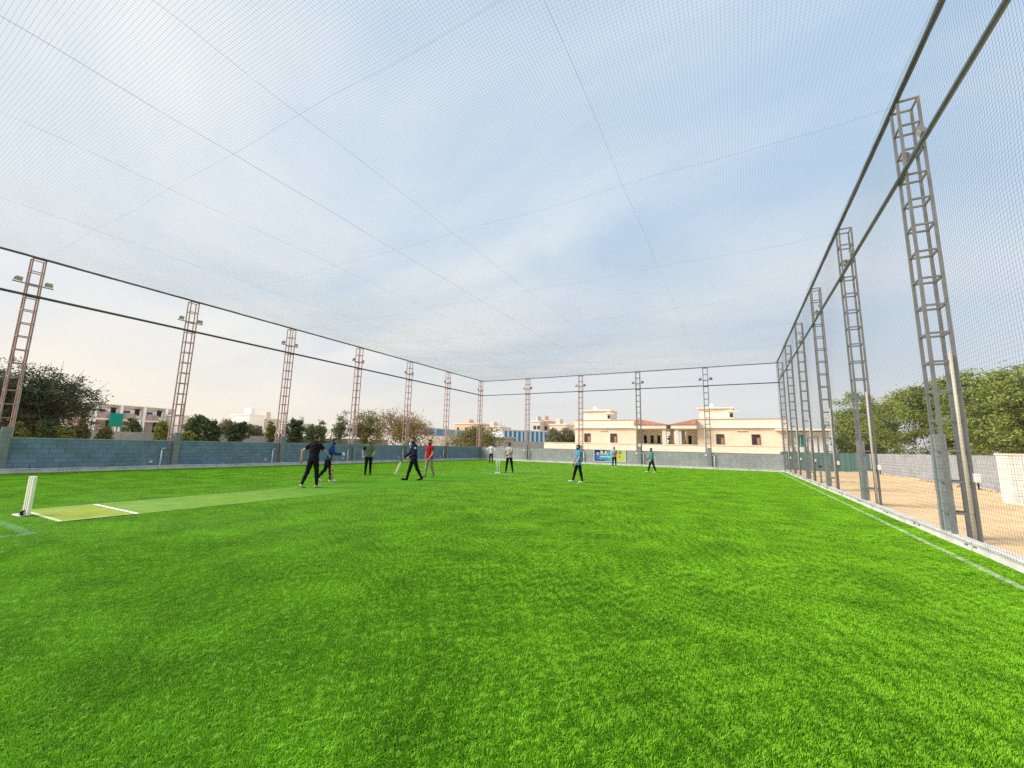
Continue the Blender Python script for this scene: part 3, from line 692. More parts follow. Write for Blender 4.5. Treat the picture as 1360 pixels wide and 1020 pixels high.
def bat(top, toe, label, face):
    """top: handle end, toe: blade end"""
    top, toe = Vector(top), Vector(toe); ax = (toe - top).normalized(); L = 0.86
    toe = top + ax * L
    t = thing('cricket_bat', top, label, 'bat')
    t.rotation_mode = 'QUATERNION'
    zq = -ax; xq = Vector(face).cross(zq).normalized(); yq = zq.cross(xq)
    t.rotation_quaternion = Matrix((xq, yq, zq)).transposed().to_quaternion()
    Mb = mat('willow', (0.80, 0.74, 0.45), 0.5, var=0.08, scale=9, stretch=(1, 1, 0.2))
    wv = 0.054
    sec = lambda w_, d: [(-w_, 0.0), (-w_, -0.014), (0, -0.016), (w_, -0.014), (w_, 0.0), (0, d)]
    V = []; zs = [(-0.27, 0.018, 0.012), (-0.33, 0.045, 0.02), (-0.37, wv, 0.026), (-0.6, wv, 0.036), (-0.78, wv, 0.03), (-0.84, wv * 0.95, 0.016), (-0.86, wv * 0.8, 0.008)]
    for (z, w_, d) in zs: V += [(a, b, z) for a, b in sec(w_, d)]
    m = 6; Fc = [(i * m + k, i * m + (k + 1) % m, (i + 1) * m + (k + 1) % m, (i + 1) * m + k) for i in range(len(zs) - 1) for k in range(m)] + [tuple(range(m)), tuple((len(zs) - 1) * m + k for k in range(m))]
    MB().add(V, Fc).build('blade', Mb, t)
    MB().tube([(0, 0, 0), (0, 0, -0.28)], [0.019, 0.017], 10).build('handle', M_black, t, smooth=True)
    return t

# ------------------------------------------------------------------ banner
bn = thing('banner', (-10.98, 40.52, 0.33), 'blue and yellow printed banner with large cream initials on the grey wall', 'banner')
def flat(col, name, rough=0.5): return mat(name, col, rough, var=0.04, scale=3)
BW, BH = 3.05, 1.12
def ban_mat():
    m = bpy.data.materials.new('banner_print'); m.use_nodes = True; nt = m.node_tree; b = nt.nodes['Principled BSDF']
    g = N(nt.nodes, 'ShaderNodeTexCoord'); sp = N(nt.nodes, 'ShaderNodeSeparateXYZ'); nt.links.new(g.outputs['Object'], sp.inputs[0])
    f = math_node(nt, 'DIVIDE', math_node(nt, 'ADD', sp.outputs[0], BW / 2), BW, True)
    r = N(nt.nodes, 'ShaderNodeValToRGB'); nt.links.new(f, r.inputs[0])
    els = [(0.0, (0.04, 0.05, 0.22, 1)), (0.15, (0.03, 0.20, 0.55, 1)), (0.45, (0.04, 0.33, 0.55, 1)), (0.62, (0.12, 0.50, 0.38, 1)), (0.78, (0.40, 0.58, 0.14, 1)), (1.0, (0.55, 0.62, 0.18, 1))]
    r.color_ramp.elements[0].position, r.color_ramp.elements[0].color = els[0]; r.color_ramp.elements[1].position, r.color_ramp.elements[1].color = els[-1]
    for p, c in els[1:-1]: e = r.color_ramp.elements.new(p); e.color = c
    n = N(nt.nodes, 'ShaderNodeTexNoise'); n.inputs['Scale'].default_value = 3.0; nt.links.new(g.outputs['Object'], n.inputs['Vector'])
    c = mixc(nt, math_node(nt, 'MULTIPLY', math_node(nt, 'SUBTRACT', n.outputs[0], 0.5), 1.6, True), r.outputs[0], (0.55, 0.75, 0.80))
    nt.links.new(c, b.inputs['Base Color']); b.inputs['Roughness'].default_value = 0.45; return m
MB().bbox(-BW / 2 - 0.06, BW / 2 + 0.06, 0.0, 0.02, -0.05, BH + 0.02, 0.004).build('border', M_white, bn)
MB().box(-BW / 2, BW / 2, -0.006, 0.0, 0.0, BH).build('print_sheet', ban_mat(), bn)
def shape(name, pts, m, dy): MB().prism(pts, 'y', -0.006 - dy - 0.004, -0.006 - dy).build(name, m, bn)
shape('dark_panel', [(-1.5, BH - 0.02), (-1.5, 0.78), (-1.15, 0.86), (-0.2, 0.84), (-0.1, BH - 0.02)], flat((0.02, 0.02, 0.06), 'print_dark'), 0.0)
shape('white_band', [(-0.95, 0.38), (-0.95, 0.52), (0.12, 0.52), (0.12, 0.38)], flat((0.45, 0.62, 0.75), 'print_pale'), 0.0)
shape('foot_strip', [(-1.45, 0.05), (-1.45, 0.16), (-0.5, 0.16), (-0.42, 0.05)], flat((0.02, 0.04, 0.10), 'print_navy'), 0.0)
for k in range(9):
    a = 2 * math.pi * k / 9; r = 0.16 + 0.1 * (k % 2)
def blob(cx_, cz_, r0, n, amp, seed):
    rr = random.Random(seed); return [(cx_ + (r0 * (1 + amp * rr.uniform(-1, 1))) * math.cos(2 * math.pi * k / n), cz_ + (r0 * 1.2 * (1 + amp * rr.uniform(-1, 1))) * math.sin(2 * math.pi * k / n)) for k in range(n)]
shape('print_burst', blob(1.0, 0.45, 0.26, 14, 0.35, 3), flat((0.75, 0.55, 0.05), 'print_yellow'), 0.0)
shape('print_burst', blob(0.98, 0.48, 0.11, 10, 0.3, 4), flat((0.70, 0.25, 0.05), 'print_orange'), 0.005)
shape('print_leaf', blob(1.05, 0.86, 0.12, 9, 0.5, 5), flat((0.08, 0.28, 0.05), 'print_green'), 0.0)
shape('print_spot', blob(0.22, 0.80, 0.12, 10, 0.3, 6), flat((0.75, 0.72, 0.75), 'print_white'), 0.0)
shape('print_spot', blob(-1.18, 0.72, 0.13, 10, 0.3, 7), flat((0.62, 0.45, 0.52), 'print_pink'), 0.005)
fc = bpy.data.curves.new('initials', 'FONT'); fc.body = 'R.K'; fc.size = 0.52; fc.extrude = 0.003; fc.offset = 0.014; fc.align_x = 'CENTER'
tmp = bpy.data.objects.new('initials', fc); C.objects.link(tmp); tmp.rotation_euler = (math.pi / 2, 0, 0)
bpy.context.view_layer.update()
me = bpy.data.meshes.new_from_object(tmp.evaluated_get(bpy.context.evaluated_depsgraph_get())); bpy.data.objects.remove(tmp)
me.materials.clear(); me.materials.append(flat((0.82, 0.80, 0.48), 'print_cream'))
lo = link('lettering', me, bn, (-0.52, -0.02, 0.66)); lo.rotation_euler = (math.pi / 2, 0, 0)

# ------------------------------------------------------------------ buildings behind the banner wall
def part(name, parent, x0, x1, y0, y1, z0, z1, m, up=None):
    """world-space box, parented to a thing (or to a part whose location is zero)"""
    L = Vector(parent.location) if parent.parent is None else Vector((0, 0, 0))
    if parent.parent is not None: L = Vector(parent.parent.location)
    return MB().box(x0 - L[0], x1 - L[0], y0 - L[1], y1 - L[1], z0 - L[2], z1 - L[2]).build(name, m, parent)
def window(parent, x0, x1, z0, z1, y, cols=2, transom=0.68):
    f = part('window', parent, x0, x1, y - 0.02, y + 0.10, z0, z1, M_dark)
    t = 0.06
    for (a, b, c, d) in ((x0, x1, z0, z0 + t), (x0, x1, z1 - t, z1), (x0, x0 + t, z0 + t, z1 - t), (x1 - t, x1, z0 + t, z1 - t)):
        part('frame', f, a, b, y - 0.06, y - 0.025, c, d, M_wood)
    zt = z0 + (z1 - z0) * transom; xm = x0 + (x1 - x0) * 0.55
    part('frame', f, x0 + t, x1 - t, y - 0.055, y - 0.025, zt, zt + 0.045, M_wood)
    part('frame', f, xm, xm + 0.05, y - 0.054, y - 0.025, z0 + t, zt, M_wood)
    part('pane', f, x0 + t, xm, y - 0.035, y - 0.022, z0 + t, zt, M_glass)
    part('pane', f, xm + 0.05, x1 - t, y - 0.036, y - 0.022, z0 + t, zt, M_curt)
    part('pane', f, x0 + t, x1 - t, y - 0.037, y - 0.022, zt + 0.045, z1 - t, M_glass)
    part('sill', parent, x0 - 0.06, x1 + 0.06, y - 0.08, y, z0 - 0.05, z0, M_cream)
M_curt = mat('curtain', (0.42, 0.27, 0.16), 0.7, var=0.3, scale=9)
YH = 50.0
def bungalow(x0, x1, wins, tank, porch, label, mirror):
    b = thing('bungalow', ((x0 + x1) / 2, YH + 5, 0), label, 'house')
    part('wall', b, x0, x1, YH, YH + 10, -0.02, 4.05, M_peach)
    part('plinth_band', b, x0 - 0.03, x1 + 0.03, YH - 0.03, YH + 10.03, 0, 0.6, M_cream)
    part('eave_slab', b, x0 - 0.18, x1 + 0.18, YH - 0.22, YH + 10.2, 4.05, 4.16, M_cream)
    part('parapet', b, x0 - 0.02, x1 + 0.02, YH - 0.05, YH + 10.05, 4.16, 5.0, M_cream)
    part('parapet_cap', b, x0 - 0.08, x1 + 0.08, YH - 0.11, YH + 10.1, 5.0, 5.07, M_capr)
    for (a, c) in wins: window(b, a, c, 2.28, 3.40, YH)
    part('drip_ledge', b, (wins[0][0] + wins[1][0]) / 2 + 0.3, (wins[0][0] + wins[1][0]) / 2 + 1.3, YH - 0.12, YH, 3.74, 3.79, M_peach)
    a, c = tank
    r = part('stair_room', b, a, c, YH + 1.2, YH + 4.5, 5.07, 6.28, M_cream)
    part('roof_slab', r, a - 0.25, c + 0.1, YH + 1.0, YH + 4.7, 6.28, 6.42, M_cream)
    part('roof_slab', r, c - 0.5, c + 0.55, YH + 0.75, YH + 1.19, 5.86, 5.94, M_cream)
    part('window_opening', r, c - 0.35, c - 0.05, YH + 1.17, YH + 1.2, 5.3, 5.7, M_dark)
    tk = MB(); tx_ = a + 1.25 - b.location[0]; ty_ = 2.4 - 5
    tk.tube([(tx_, ty_, 6.42), (tx_, ty_, 6.75), (tx_, ty_, 6.9), (tx_ , ty_, 6.93)], [0.32, 0.32, 0.16, 0.12], 14).build('water_tank', M_offw, b, smooth=True)
    # porch with pitched red roof
    p0, p1, pk = porch
    pr = part('porch_slab', b, p0, p1, YH - 1.2, YH + 7, 3.95, 4.36, M_cream)
    L = b.location
    lo_, hi_ = 4.37, 4.95
    yy0, yy1 = YH - 1.3 - L[1], YH + 7.1 - L[1]
    if mirror: rf = [(p0 - 0.25 - L[0], lo_), (p1 - L[0], lo_), (p1 - L[0], hi_), (p1 - 0.1 - L[0], hi_)]
    else: rf = [(p0 - L[0], lo_), (p1 + 0.25 - L[0], lo_), (p0 + 0.95 - L[0], hi_), (p0 + 0.3 - L[0], hi_), (p0 - L[0], hi_ - 0.35)]
    MB().prism(rf, 'y', yy0, yy1).build('roof', M_red, b)
    for (cx_, cy_) in pk:
        MB().bbox(-0.2, 0.2, -0.2, 0.2, 0.0, 3.95, 0.02).build('column', M_peach, b, (cx_ - L[0], cy_ - L[1], 0))
    return b
M_capr = mat('parapet_cap', (0.62, 0.45, 0.34), 0.8, var=0.1, scale=2)
A = bungalow(-17.9, -10.35, ((-16.7, -15.92), (-13.42, -12.62)), (-17.2, -13.7), (-10.35, -6.8, ((-7.05, YH - 0.8), (-7.05, YH + 5.5))), 'peach single storey house with two brown windows behind the printed banner', False)
B = bungalow(-3.7, 4.7, ((-1.86, -1.10), (1.46, 2.24)), (-3.5, -0.1), (-6.3, -3.7, ((-5.72, YH - 0.8), (-5.72, YH + 5.5))), 'peach single storey house with two brown windows beside the sandy yard', True)
# rear walls of the porches
for (bb, x0, x1) in ((A, -10.3, -7.6), (B, -5.2, -3.75)):
    w_ = part('porch_back_wall', bb, x0, x1, YH + 3.2, YH + 3.4, 0, 3.95, M_offw)
    n = 3 if bb is A else 1
    for k in range(n): part('door_opening', bb, x0 + 0.25 + k * 0.8, x0 + 0.6 + k * 0.8, YH + 3.16, YH + 3.2, 1.2, 3.3, M_dark)
    part('railing', bb, x0 + 0.8, x1 - 0.1, YH + 2.5, YH + 2.6, 1.9, 2.35, M_black)
# white annexe
an = thing('annexe', (6.1, YH + 3, 0), 'low white annexe with a green window next to the peach house', 'house')
part('wall', an, 4.75, 8.1, YH + 0.4, YH + 6, 0, 3.7, M_offw)
part('roof_slab', an, 3.6, 8.4, YH - 0.5, YH + 6.2, 3.78, 3.98, M_cream)
w_ = part('window', an, 5.42, 6.0, YH + 0.34, YH + 0.42, 2.25, 3.4, M_teal)
part('frame', w_, 5.38, 6.04, YH + 0.32, YH + 0.36, 3.4, 3.45, M_offw); part('frame', w_, 5.69, 5.73, YH + 0.30, YH + 0.335, 2.25, 3.4, M_offw)
MB().tube([(7.8 - 6.1, -2.2, 3.98), (7.8 - 6.1, -2.2, 4.3)], 0.12, 8).build('vent_pipe', M_black, an)
# garden wall in front of the houses
gw = thing('garden_wall', (-6.5, 46.5, 0), 'pale cream garden wall running in front of the peach houses', 'wall')
for k in range(9):
    x0 = -20.6 + k * 2.8
    part('wall_panel', gw, x0, min(x0 + 2.79, 4.9), 46.4, 46.6, 0, 2.10 + 0.02 * (k % 2), M_cream)
part('coping', gw, -20.65, 4.95, 46.35, 46.65, 2.125, 2.18, M_cream)

# blue and white striped shed
sL, sR = on_y(668, 585, 72), on_y(727, 586, 79)
sv = Vector((sR[0] - sL[0], sR[1] - sL[1], 0)); slen = sv.length; ang = math.atan2(sv.y, sv.x)
sh = thing('striped_shed', (sL[0], sL[1], 0), 'blue and white striped sheet metal shed behind the grey wall', 'shed', rz=ang)
MB().box(0, slen, 0.0, 8, 0, 4.75).build('wall', M_wshed, sh)
MB().box(-0.05, slen + 0.05, -0.06, 0.0, 0, 2.62).build('block_plinth', M_greym, sh)
nst = 10; pitch_ = slen / nst
for k in range(nst):
    mbp = MB(); x0 = k * pitch_ + 0.32
    for q in range(6):
        xa = x0 + q * (pitch_ - 0.45) / 6; mbp.prism([(xa, -0.03), (xa + 0.05, -0.08), (xa + 0.1, -0.03)], 'z', 2.66, 4.62)
    mbp.box(x0, x0 + pitch_ - 0.45, -0.04, 0.0, 2.66, 4.62); mbp.build('sheet_panel', M_bshed, sh)
MB().box(-0.2, slen + 0.2, -0.25, 8.2, 4.75, 4.9).build('roof', M_wshed, sh)
MB().box(slen, slen + 0.05, 0.0, 8, 2.4, 4.75).build('end_panel', M_bshed, sh)
# second shed, behind the olive bush
s2 = on_x(563, 577, -62); s3 = on_x(640, 577, -62)
sh2 = thing('panel_shed', (-62, s2[1], 0), 'long shed with wide bright blue panels behind the dry bushes', 'shed')
LY = s3[1] - s2[1]
MB().box(-8, 0, 0, LY, 0, 5.3).build('wall', M_wshed, sh2)
for k in range(6):
    y0 = 0.1 + k * LY / 6; MB().box(0, 0.05, y0 + 0.3, y0 + LY / 6 - 0.7, 3.75, 5.15).build('blue_panel', M_bshed if k < 2 else (M_bshed if k % 2 else M_lgreym), sh2)
MB().box(-8.2, 0.3, -0.2, LY + 0.2, 5.3, 5.42).build('roof', M_wshed, sh2)
MB().box(0.0, 0.3, -0.3, LY + 0.3, 0, 3.55).build('plinth', M_cream, sh2)
hut = thing('small_hut', (-25.5, 52, 0), 'small grey hut with a dark doorway behind the corner of the court', 'hut')
h0 = on_y(645, 590, 52); h1 = on_y(661, 590, 52)
part('wall', hut, h0[0], h1[0] + 1, 52, 55, 0, 2.75, M_greym); part('roof_slab', hut, h0[0] - 0.4, h1[0] + 1.4, 51.6, 55.3, 2.75, 2.92, M_lgreym); part('door_opening', hut, h0[0] + 0.5, h0[0] + 1.5, 51.96, 52, 0, 2.6, M_dark)

# row houses beyond the blue wall
XRW = -150.0
ry0 = on_x(88, 534, XRW)[1]; U = 5.15
M_clad = mat('brown_cladding', (0.42, 0.33, 0.31), 0.8, var=0.2, scale=2)
for k in range(5):
    y0 = ry0 + k * U
    lab = ['white row house half hidden by the feathery dark tree', 'white row house with brown balcony cladding next to the feathery dark tree', 'white row house with a teal sheet hung over its balcony', 'white row house with brown balcony cladding behind the yellow green tree', 'white row house at the end of its terrace beside a red lattice tower'][k]
    h = thing('row_house', (XRW - 4, y0 + U / 2, 0), lab, 'house', 'white row houses')
    part('wall', h, XRW - 8, XRW, y0, y0 + U - 0.02, 0, 9.2, M_offw)
    part('roof_slab', h, XRW - 8, XRW + 1.3, y0, y0 + U - 0.02, 10.25, 10.45, M_offw)
    part('upper_wall', h, XRW - 8, XRW - 1.0, y0 + 0.02, y0 + U - 0.04, 9.2, 10.25, M_offw)
    part('fin_wall', h, XRW, XRW + 1.5, y0, y0 + 0.55, 0, 10.25, M_offw)
    part('balcony_front', h, XRW + 0.9, XRW + 1.2, y0 + 0.6, y0 + 3.7, 6.6, 8.1, M_clad)
    part('balcony_slab', h, XRW, XRW + 1.25, y0 + 0.56, y0 + U - 0.1, 6.2, 6.55, M_offw)
    part('opening', h, XRW + 0.0, XRW + 0.04, y0 + 3.6, y0 + 4.7, 7.8, 9.6, M_dark)
    part('opening', h, XRW + 0.0, XRW + 0.05, y0 + 0.9, y0 + 3.3, 2.6, 6.0, M_clad)
    part('opening', h, XRW + 0.0, XRW + 0.06, y0 + 3.0, y0 + 4.2, 3.0, 6.1, M_dark)
    part('fin_wall', h, XRW + 0.1, XRW + 1.7, y0 + 4.35, y0 + 4.8, 0, 6.19, M_offw)
    part('window', h, XRW + 0.005, XRW + 0.03, y0 + 1.2, y0 + 2.6, 8.3, 9.0, M_glass)
# teal sheet
ts = on_x(154, 559, XRW + 2.0)
V = []; n = 10
for z in (4.4, 5.6, 6.9, 8.0):
    for k in range(n + 1): V.append((0.10 * math.sin(k * 1.3 + z), -1.4 + 2.8 * k / n, z - ts[2]))
t_ = MB().add(V, [(r * (n + 1) + k, r * (n + 1) + k + 1, (r + 1) * (n + 1) + k + 1, (r + 1) * (n + 1) + k) for r in range(3) for k in range(n)]).build('hanging_sheet', M_teal, None, (XRW + 2.0, ts[1], ts[2]), True)
tag(t_, 'bright teal sheet hung on the balcony of a white row house', 'sheet')

# distant blocks on the skyline
def far_block(px0, px1, ptop, dist_axis, dist, m, label, roofbits=True, name='distant_building', pbase=592):
    fn = on_y if dist_axis == 'y' else on_x
    a = fn(px0, ptop, dist); b = fn(px1, ptop, dist); top = (a[2] + b[2]) / 2
    if dist_axis == 'y':
        x0, x1 = sorted((a[0], b[0])); h = thing(name, ((x0 + x1) / 2, dist, 0), label, 'building')
        part('wall', h, x0, x1, dist, dist + 9, 0, top, m)
        nwin = max(2, int((x1 - x0) / 3.2))
        for r in range(max(1, int(top / 3.4))):
            for k in range(nwin):
                xa = x0 + (k + 0.3) * (x1 - x0) / nwin; part('window', h, xa, xa + 1.1, dist - 0.05, dist, 1.2 + r * 3.2, 2.5 + r * 3.2, M_glass)
        if roofbits: part('roof_slab', h, x0 - 0.3, x1 + 0.3, dist - 0.3, dist + 9.2, top, top + 0.25, M_cream); part('roof_room', h, x0 + (x1 - x0) * 0.3, x0 + (x1 - x0) * 0.55, dist + 1, dist + 4, top + 0.25, top + 2.0, m)
    else:
        y0, y1 = sorted((a[1], b[1])); h = thing(name, (dist, (y0 + y1) / 2, 0), label, 'building')
        part('wall', h, dist - 9, dist, y0, y1, 0, top, m)
        nwin = max(2, int((y1 - y0) / 3.2))
        for r in range(max(1, int(top / 3.4))):
            for k in range(nwin):
                ya = y0 + (k + 0.3) * (y1 - y0) / nwin; part('window', h, dist, dist + 0.05, ya, ya + 1.1, 1.2 + r * 3.2, 2.5 + r * 3.2, M_glass)
        if roofbits: part('roof_slab', h, dist - 9.2, dist + 0.3, y0 - 0.3, y1 + 0.3, top, top + 0.25, M_offw); part('roof_room', h, dist - 5, dist - 2, y0 + (y1 - y0) * 0.3, y0 + (y1 - y0) * 0.6, top + 0.25, top + 2.2, m)
    return h
M_far1 = mat('far_cream', (0.62, 0.55, 0.47), 0.9, var=0.08, scale=0.3); M_far2 = mat('far_pink', (0.62, 0.44, 0.36), 0.9, var=0.08, scale=0.3); M_far3 = mat('far_grey', (0.55, 0.54, 0.54), 0.9, var=0.08, scale=0.3)
far_block(707, 717, 560, 'y', 130, M_far3, 'grey tower block on the skyline above the striped shed')
far_block(717, 727, 559, 'y', 134, M_far2, 'pinkish block on the skyline beside the grey tower block')
far_block(730, 752, 564, 'y', 128, M_far1, 'low cream block on the skyline between shed and peach house')
far_block(604, 636, 563, 'y', 140, M_far2, 'long pink block on the skyline above the olive bush')
far_block(642, 664, 567, 'y', 138, M_far1, 'cream block on the skyline left of the striped shed roof')
far_block(331, 352, 552, 'x', -120, M_offw, 'white house with roof terrace behind the dark round trees')
far_block(352, 372, 557, 'x', -122, M_far1, 'pale house with small windows behind the yellowish young tree')
far_block(240, 252, 552, 'x', -140, M_far3, 'grey house beside the end of the white row houses')
far_block(398, 415, 563, 'x', -118, M_far3, 'low grey house seen between the leafy trees')
lw = thing('low_wall', (-60, 30, 0), 'low pale boundary wall with small openings beyond the young trees', 'wall')
wa, wb = on_x(325, 575, -60), on_x(412, 575, -60)
part('wall', lw, -60.2, -60, wa[1], wb[1], 0, 3.1, M_offw)
for k in range(12): part('opening', lw, -60, -59.97, wa[1] + 1 + k * (wb[1] - wa[1] - 2) / 12, wa[1] + 1.4 + k * (wb[1] - wa[1] - 2) / 12, 2.2, 2.6, M_dark)
ow = thing('outer_wall', (-31, 20, 0), 'rough grey outer wall showing just above the blue wall', 'wall')
for k in range(12): part('wall_panel', ow, -46.2, -46.0, -2 + k * 4.0, 1.98 + k * 4.0, 0, 2.0 + 0.12 * random.random(), M_greym)

# ------------------------------------------------------------------ trees
def leaf_quads(P, size, up=0.35, flat=0.0, r=rng):
    n = len(P); a = r.standard_normal((n, 3)); a[:, 2] *= (1 - flat); a /= np.linalg.norm(a, axis=1)[:, None]
    b = r.standard_normal((n, 3)); b -= a * (a * b).sum(1)[:, None]; b /= np.linalg.norm(b, axis=1)[:, None]
    s = size * (0.6 + 0.8 * r.random(n))[:, None]
    V = np.stack([P - a * s, P + b * s * 0.45, P + a * s, P - b * s * 0.45], 1).reshape(-1, 3)
    return V, np.arange(4 * n).reshape(n, 4)
def tree(name, label, loc, H, crown, n_cl, per, leaf, m_leaf, cl_r=0.5, flat=0.0, twigs=0, trunk_r=0.12, z_lo=0.0, group=None, seed=1, m_trunk=None, bare=0.0, cat='tree', squash=0.7, full=True, twig_len=1.0):
    """crown: (rx, ry, rz) about a centre at height H - rz"""
    r = np.random.default_rng(seed); t = thing(name, loc, label, cat, group)
    rx, ry, rz = crown; cz = H - rz
    mb = MB()
    fork = max(0.3, cz - rz * 0.55)
    top = Vector((r.normal() * 0.1 * rx, r.normal() * 0.1 * ry, fork))
    mb.tube([(0, 0, -0.1), (r.normal() * 0.05, r.normal() * 0.05, fork * 0.5), top], [trunk_r * 1.3, trunk_r, trunk_r * 0.85], 8)
    ends = []
    nl = 6 + int(3 * r.random())
    limbs = []
    for k in range(nl):
        an = 2 * math.pi * (k + 0.6 * r.random()) / nl; el = 0.2 + 1.1 * r.random(); d = Vector((math.cos(an) * math.cos(el) * rx, math.sin(an) * math.cos(el) * ry, math.sin(el) * rz)) * (0.55 + 0.25 * r.random())
        e = Vector((0, 0, cz)) + d; e.z = max(e.z, fork + 0.1)
        m = top.lerp(e, 0.5) + Vector((r.normal() * .06 * rx, r.normal() * .06 * ry, 0.12 * rz))
        mb.tube([top, m, e], [trunk_r * 0.55, trunk_r * 0.38, trunk_r * 0.2], 6); limbs.append((m, e))
    cl = []
    lob = [(r.standard_normal(3), 0.5 + 0.5 * r.random()) for _ in range(7)]
    for k in range(n_cl):
        d = r.standard_normal(3); d /= np.linalg.norm(d)
        if d[2] < -0.5 and not full: d[2] *= 0.5
        shp = 0.80 + 0.42 * np.mean([math.cos(2.6 * float(np.dot(d, l[0] / np.linalg.norm(l[0]))) + 6.28 * l[1]) for l in lob]) * 2.0
        rad_ = (r.random() ** 0.45) * shp
        p = np.array([d[0] * rx, d[1] * ry, d[2] * rz]) * min(rad_, 1.12) + [0, 0, cz]
        if p[2] < z_lo + 0.2: p[2] = z_lo + 0.2 + 0.4 * r.random()
        cl.append(p)
        lm = limbs[int(r.integers(len(limbs)))]; best = min(limbs, key=lambda q: (q[1] - Vector(p)).length + 0.6 * r.random())
        if k % 2 == 0:
            s = best[0].lerp(best[1], 0.3 + 0.7 * r.random()); e = Vector(p); mid = s.lerp(e, 0.5) + Vector((0, 0, 0.06 * rz * r.normal()))
            mb.tube([s, mid, e], [trunk_r * 0.16, trunk_r * 0.1, trunk_r * 0.045], 4, cap=False)
    for k in range(twigs):
        p = cl[int(r.integers(len(cl)))]; d = p - np.array([0, 0, cz - rz * 0.6]); d /= np.linalg.norm(d) + 1e-6; d += r.normal(size=3) * 0.35
        L = (0.25 + 0.35 * r.random()) * min(rx, rz) * twig_len; s = Vector(p); e = s + Vector(d) * L
        mb.tube([s - Vector(d) * L * 0.3, s.lerp(e, 0.5) + Vector(r.normal(size=3) * 0.04 * L), e], [0.02 * rx / 2.5, 0.012 * rx / 2.5, 0.004], 3, cap=False)
    mb.build('trunk', m_trunk or M_bark, t, smooth=True)
    cl = np.array(cl)
    keep = r.random(len(cl)) >= bare; cl = cl[keep]
    P = np.repeat(cl, per, 0); sg_ = cl_r * (0.6 + 0.8 * r.random(len(cl))); sg_ = np.repeat(sg_, per)[:, None]
    P = P + r.standard_normal(P.shape) * sg_ * np.array([1, 1, squash]) * 0.55
    P = P[P[:, 2] > z_lo]
    V, Q = leaf_quads(P, leaf, flat=flat, r=r)
    link('crown', fast_mesh('crown', V, Q, m_leaf), t)
    return t
LM_dark = leaf_mat('leaf_dark', (0.030, 0.055, 0.020), (0.075, 0.115, 0.040))
LM_acacia = leaf_mat('leaf_acacia', (0.040, 0.055, 0.028), (0.10, 0.12, 0.055))
LM_mid = leaf_mat('leaf_mid', (0.06, 0.10, 0.030), (0.15, 0.20, 0.06))
LM_yel = leaf_mat('leaf_yellow', (0.13, 0.17, 0.035), (0.30, 0.31, 0.07))
LM_olive = leaf_mat('leaf_olive', (0.12, 0.125, 0.045), (0.27, 0.25, 0.09))
LM_dry = leaf_mat('leaf_dry', (0.20, 0.135, 0.055), (0.40, 0.29, 0.12))
LM_right = leaf_mat('leaf_right', (0.065, 0.110, 0.016), (0.40, 0.46, 0.10))
LM_grey = leaf_mat('leaf_grey', (0.10, 0.12, 0.07), (0.24, 0.25, 0.14))

# feathery acacia beyond the blue wall
a0 = on_x(50, 575, -34)
tree('acacia_tree', 'large feathery dark tree rising beyond the blue wall', (-34, a0[1] - 0.5, 0), 6.0, (2.7, 3.3, 2.7), 560, 60, 0.065, LM_acacia, 0.42, flat=0.6, twigs=420, trunk_r=0.2, z_lo=0.9, seed=11, squash=0.35, twig_len=0.45)
# right-hand trees behind the pale wall
for i, (x, y, H, cr, lab) in enumerate(((11.6, 52.5, 7.8, (3.4, 3.6, 3.9), 'light green leafy tree where shade cloth and pale wall meet'),
                                        (15.0, 45.5, 9.7, (4.8, 4.8, 5.0), 'tall broad green tree behind the middle of the pale wall'),
                                        (16.6, 37.5, 9.0, (4.8, 4.6, 4.7), 'broad green tree behind the pale wall near the tiled pillar'),
                                        (18.2, 30.5, 8.3, (4.6, 4.4, 4.3), 'spreading green tree overhanging the end of the pale wall'))):
    tree('leafy_tree', lab, (x, y, 0), H, cr, 360, 150, 0.095, LM_right, 0.62, flat=0.3, twigs=0, trunk_r=0.22, z_lo=0.6, seed=20 + i, squash=0.55)
# young trees and shrubs along the blue wall
def px_tree(cx_, top, half, plane, axis, kind, label, seed, name='young_tree', **kw):
    fn = on_x if axis == 'x' else on_y
    c = fn(cx_, top, plane); e1 = fn(cx_ - half, top + 10, plane); e2 = fn(cx_ + half, top + 10, plane)
    hwid = np.linalg.norm(e2 - e1) / 2; H = c[2]
    rz = kw.pop('rz', H * 0.46)
    return tree(name, label, (c[0], c[1], 0), H * 1.02, (hwid, hwid, rz), kw.pop('ncl', 120), kw.pop('per', 60), kw.pop('leaf', 0.11), kind, kw.pop('cl_r', hwid * 0.26), seed=seed, trunk_r=0.09, z_lo=kw.pop('z_lo', 0.25), **kw)
px_tree(180, 550, 14, -48, 'x', LM_mid, 'green young tree in front of the row house with the teal sheet', 31)
px_tree(217, 557, 11, -44, 'x', LM_yel, 'yellow green young tree beside the first tower past the row houses', 32)
px_tree(261, 549, 15, -46, 'x', LM_mid, 'mid green round tree just past a tower on the blue wall', 33)
px_tree(284, 550, 15, -43, 'x', LM_dark, 'dark round tree standing beside a mid green one', 34)
px_tree(318, 550, 14, -43, 'x', LM_dark, 'dark round tree standing alone before the white terrace house', 35)
px_tree(300, 549, 14, -62, 'x', LM_grey, 'pale dusty tree behind the two dark round trees', 36)
px_tree(340, 561, 12, -60, 'x', LM_grey, 'low dusty green tree before the pale house', 37)
px_tree(361, 556, 7, -46, 'x', LM_yel, 'slim yellowish young tree beside a tower', 38, ncl=70)
px_tree(394, 549, 13, -44, 'x', LM_dark, 'dark slender tree just past a tower', 39, ncl=90)
px_tree(424, 554, 15, -44, 'x', LM_mid, 'leafy green tree between two towers with a pale gap below', 40)
px_tree(456, 545, 15, -44, 'x', LM_mid, 'thin tree with a bare twiggy top', 41, ncl=60, twigs=40, bare=0.2)
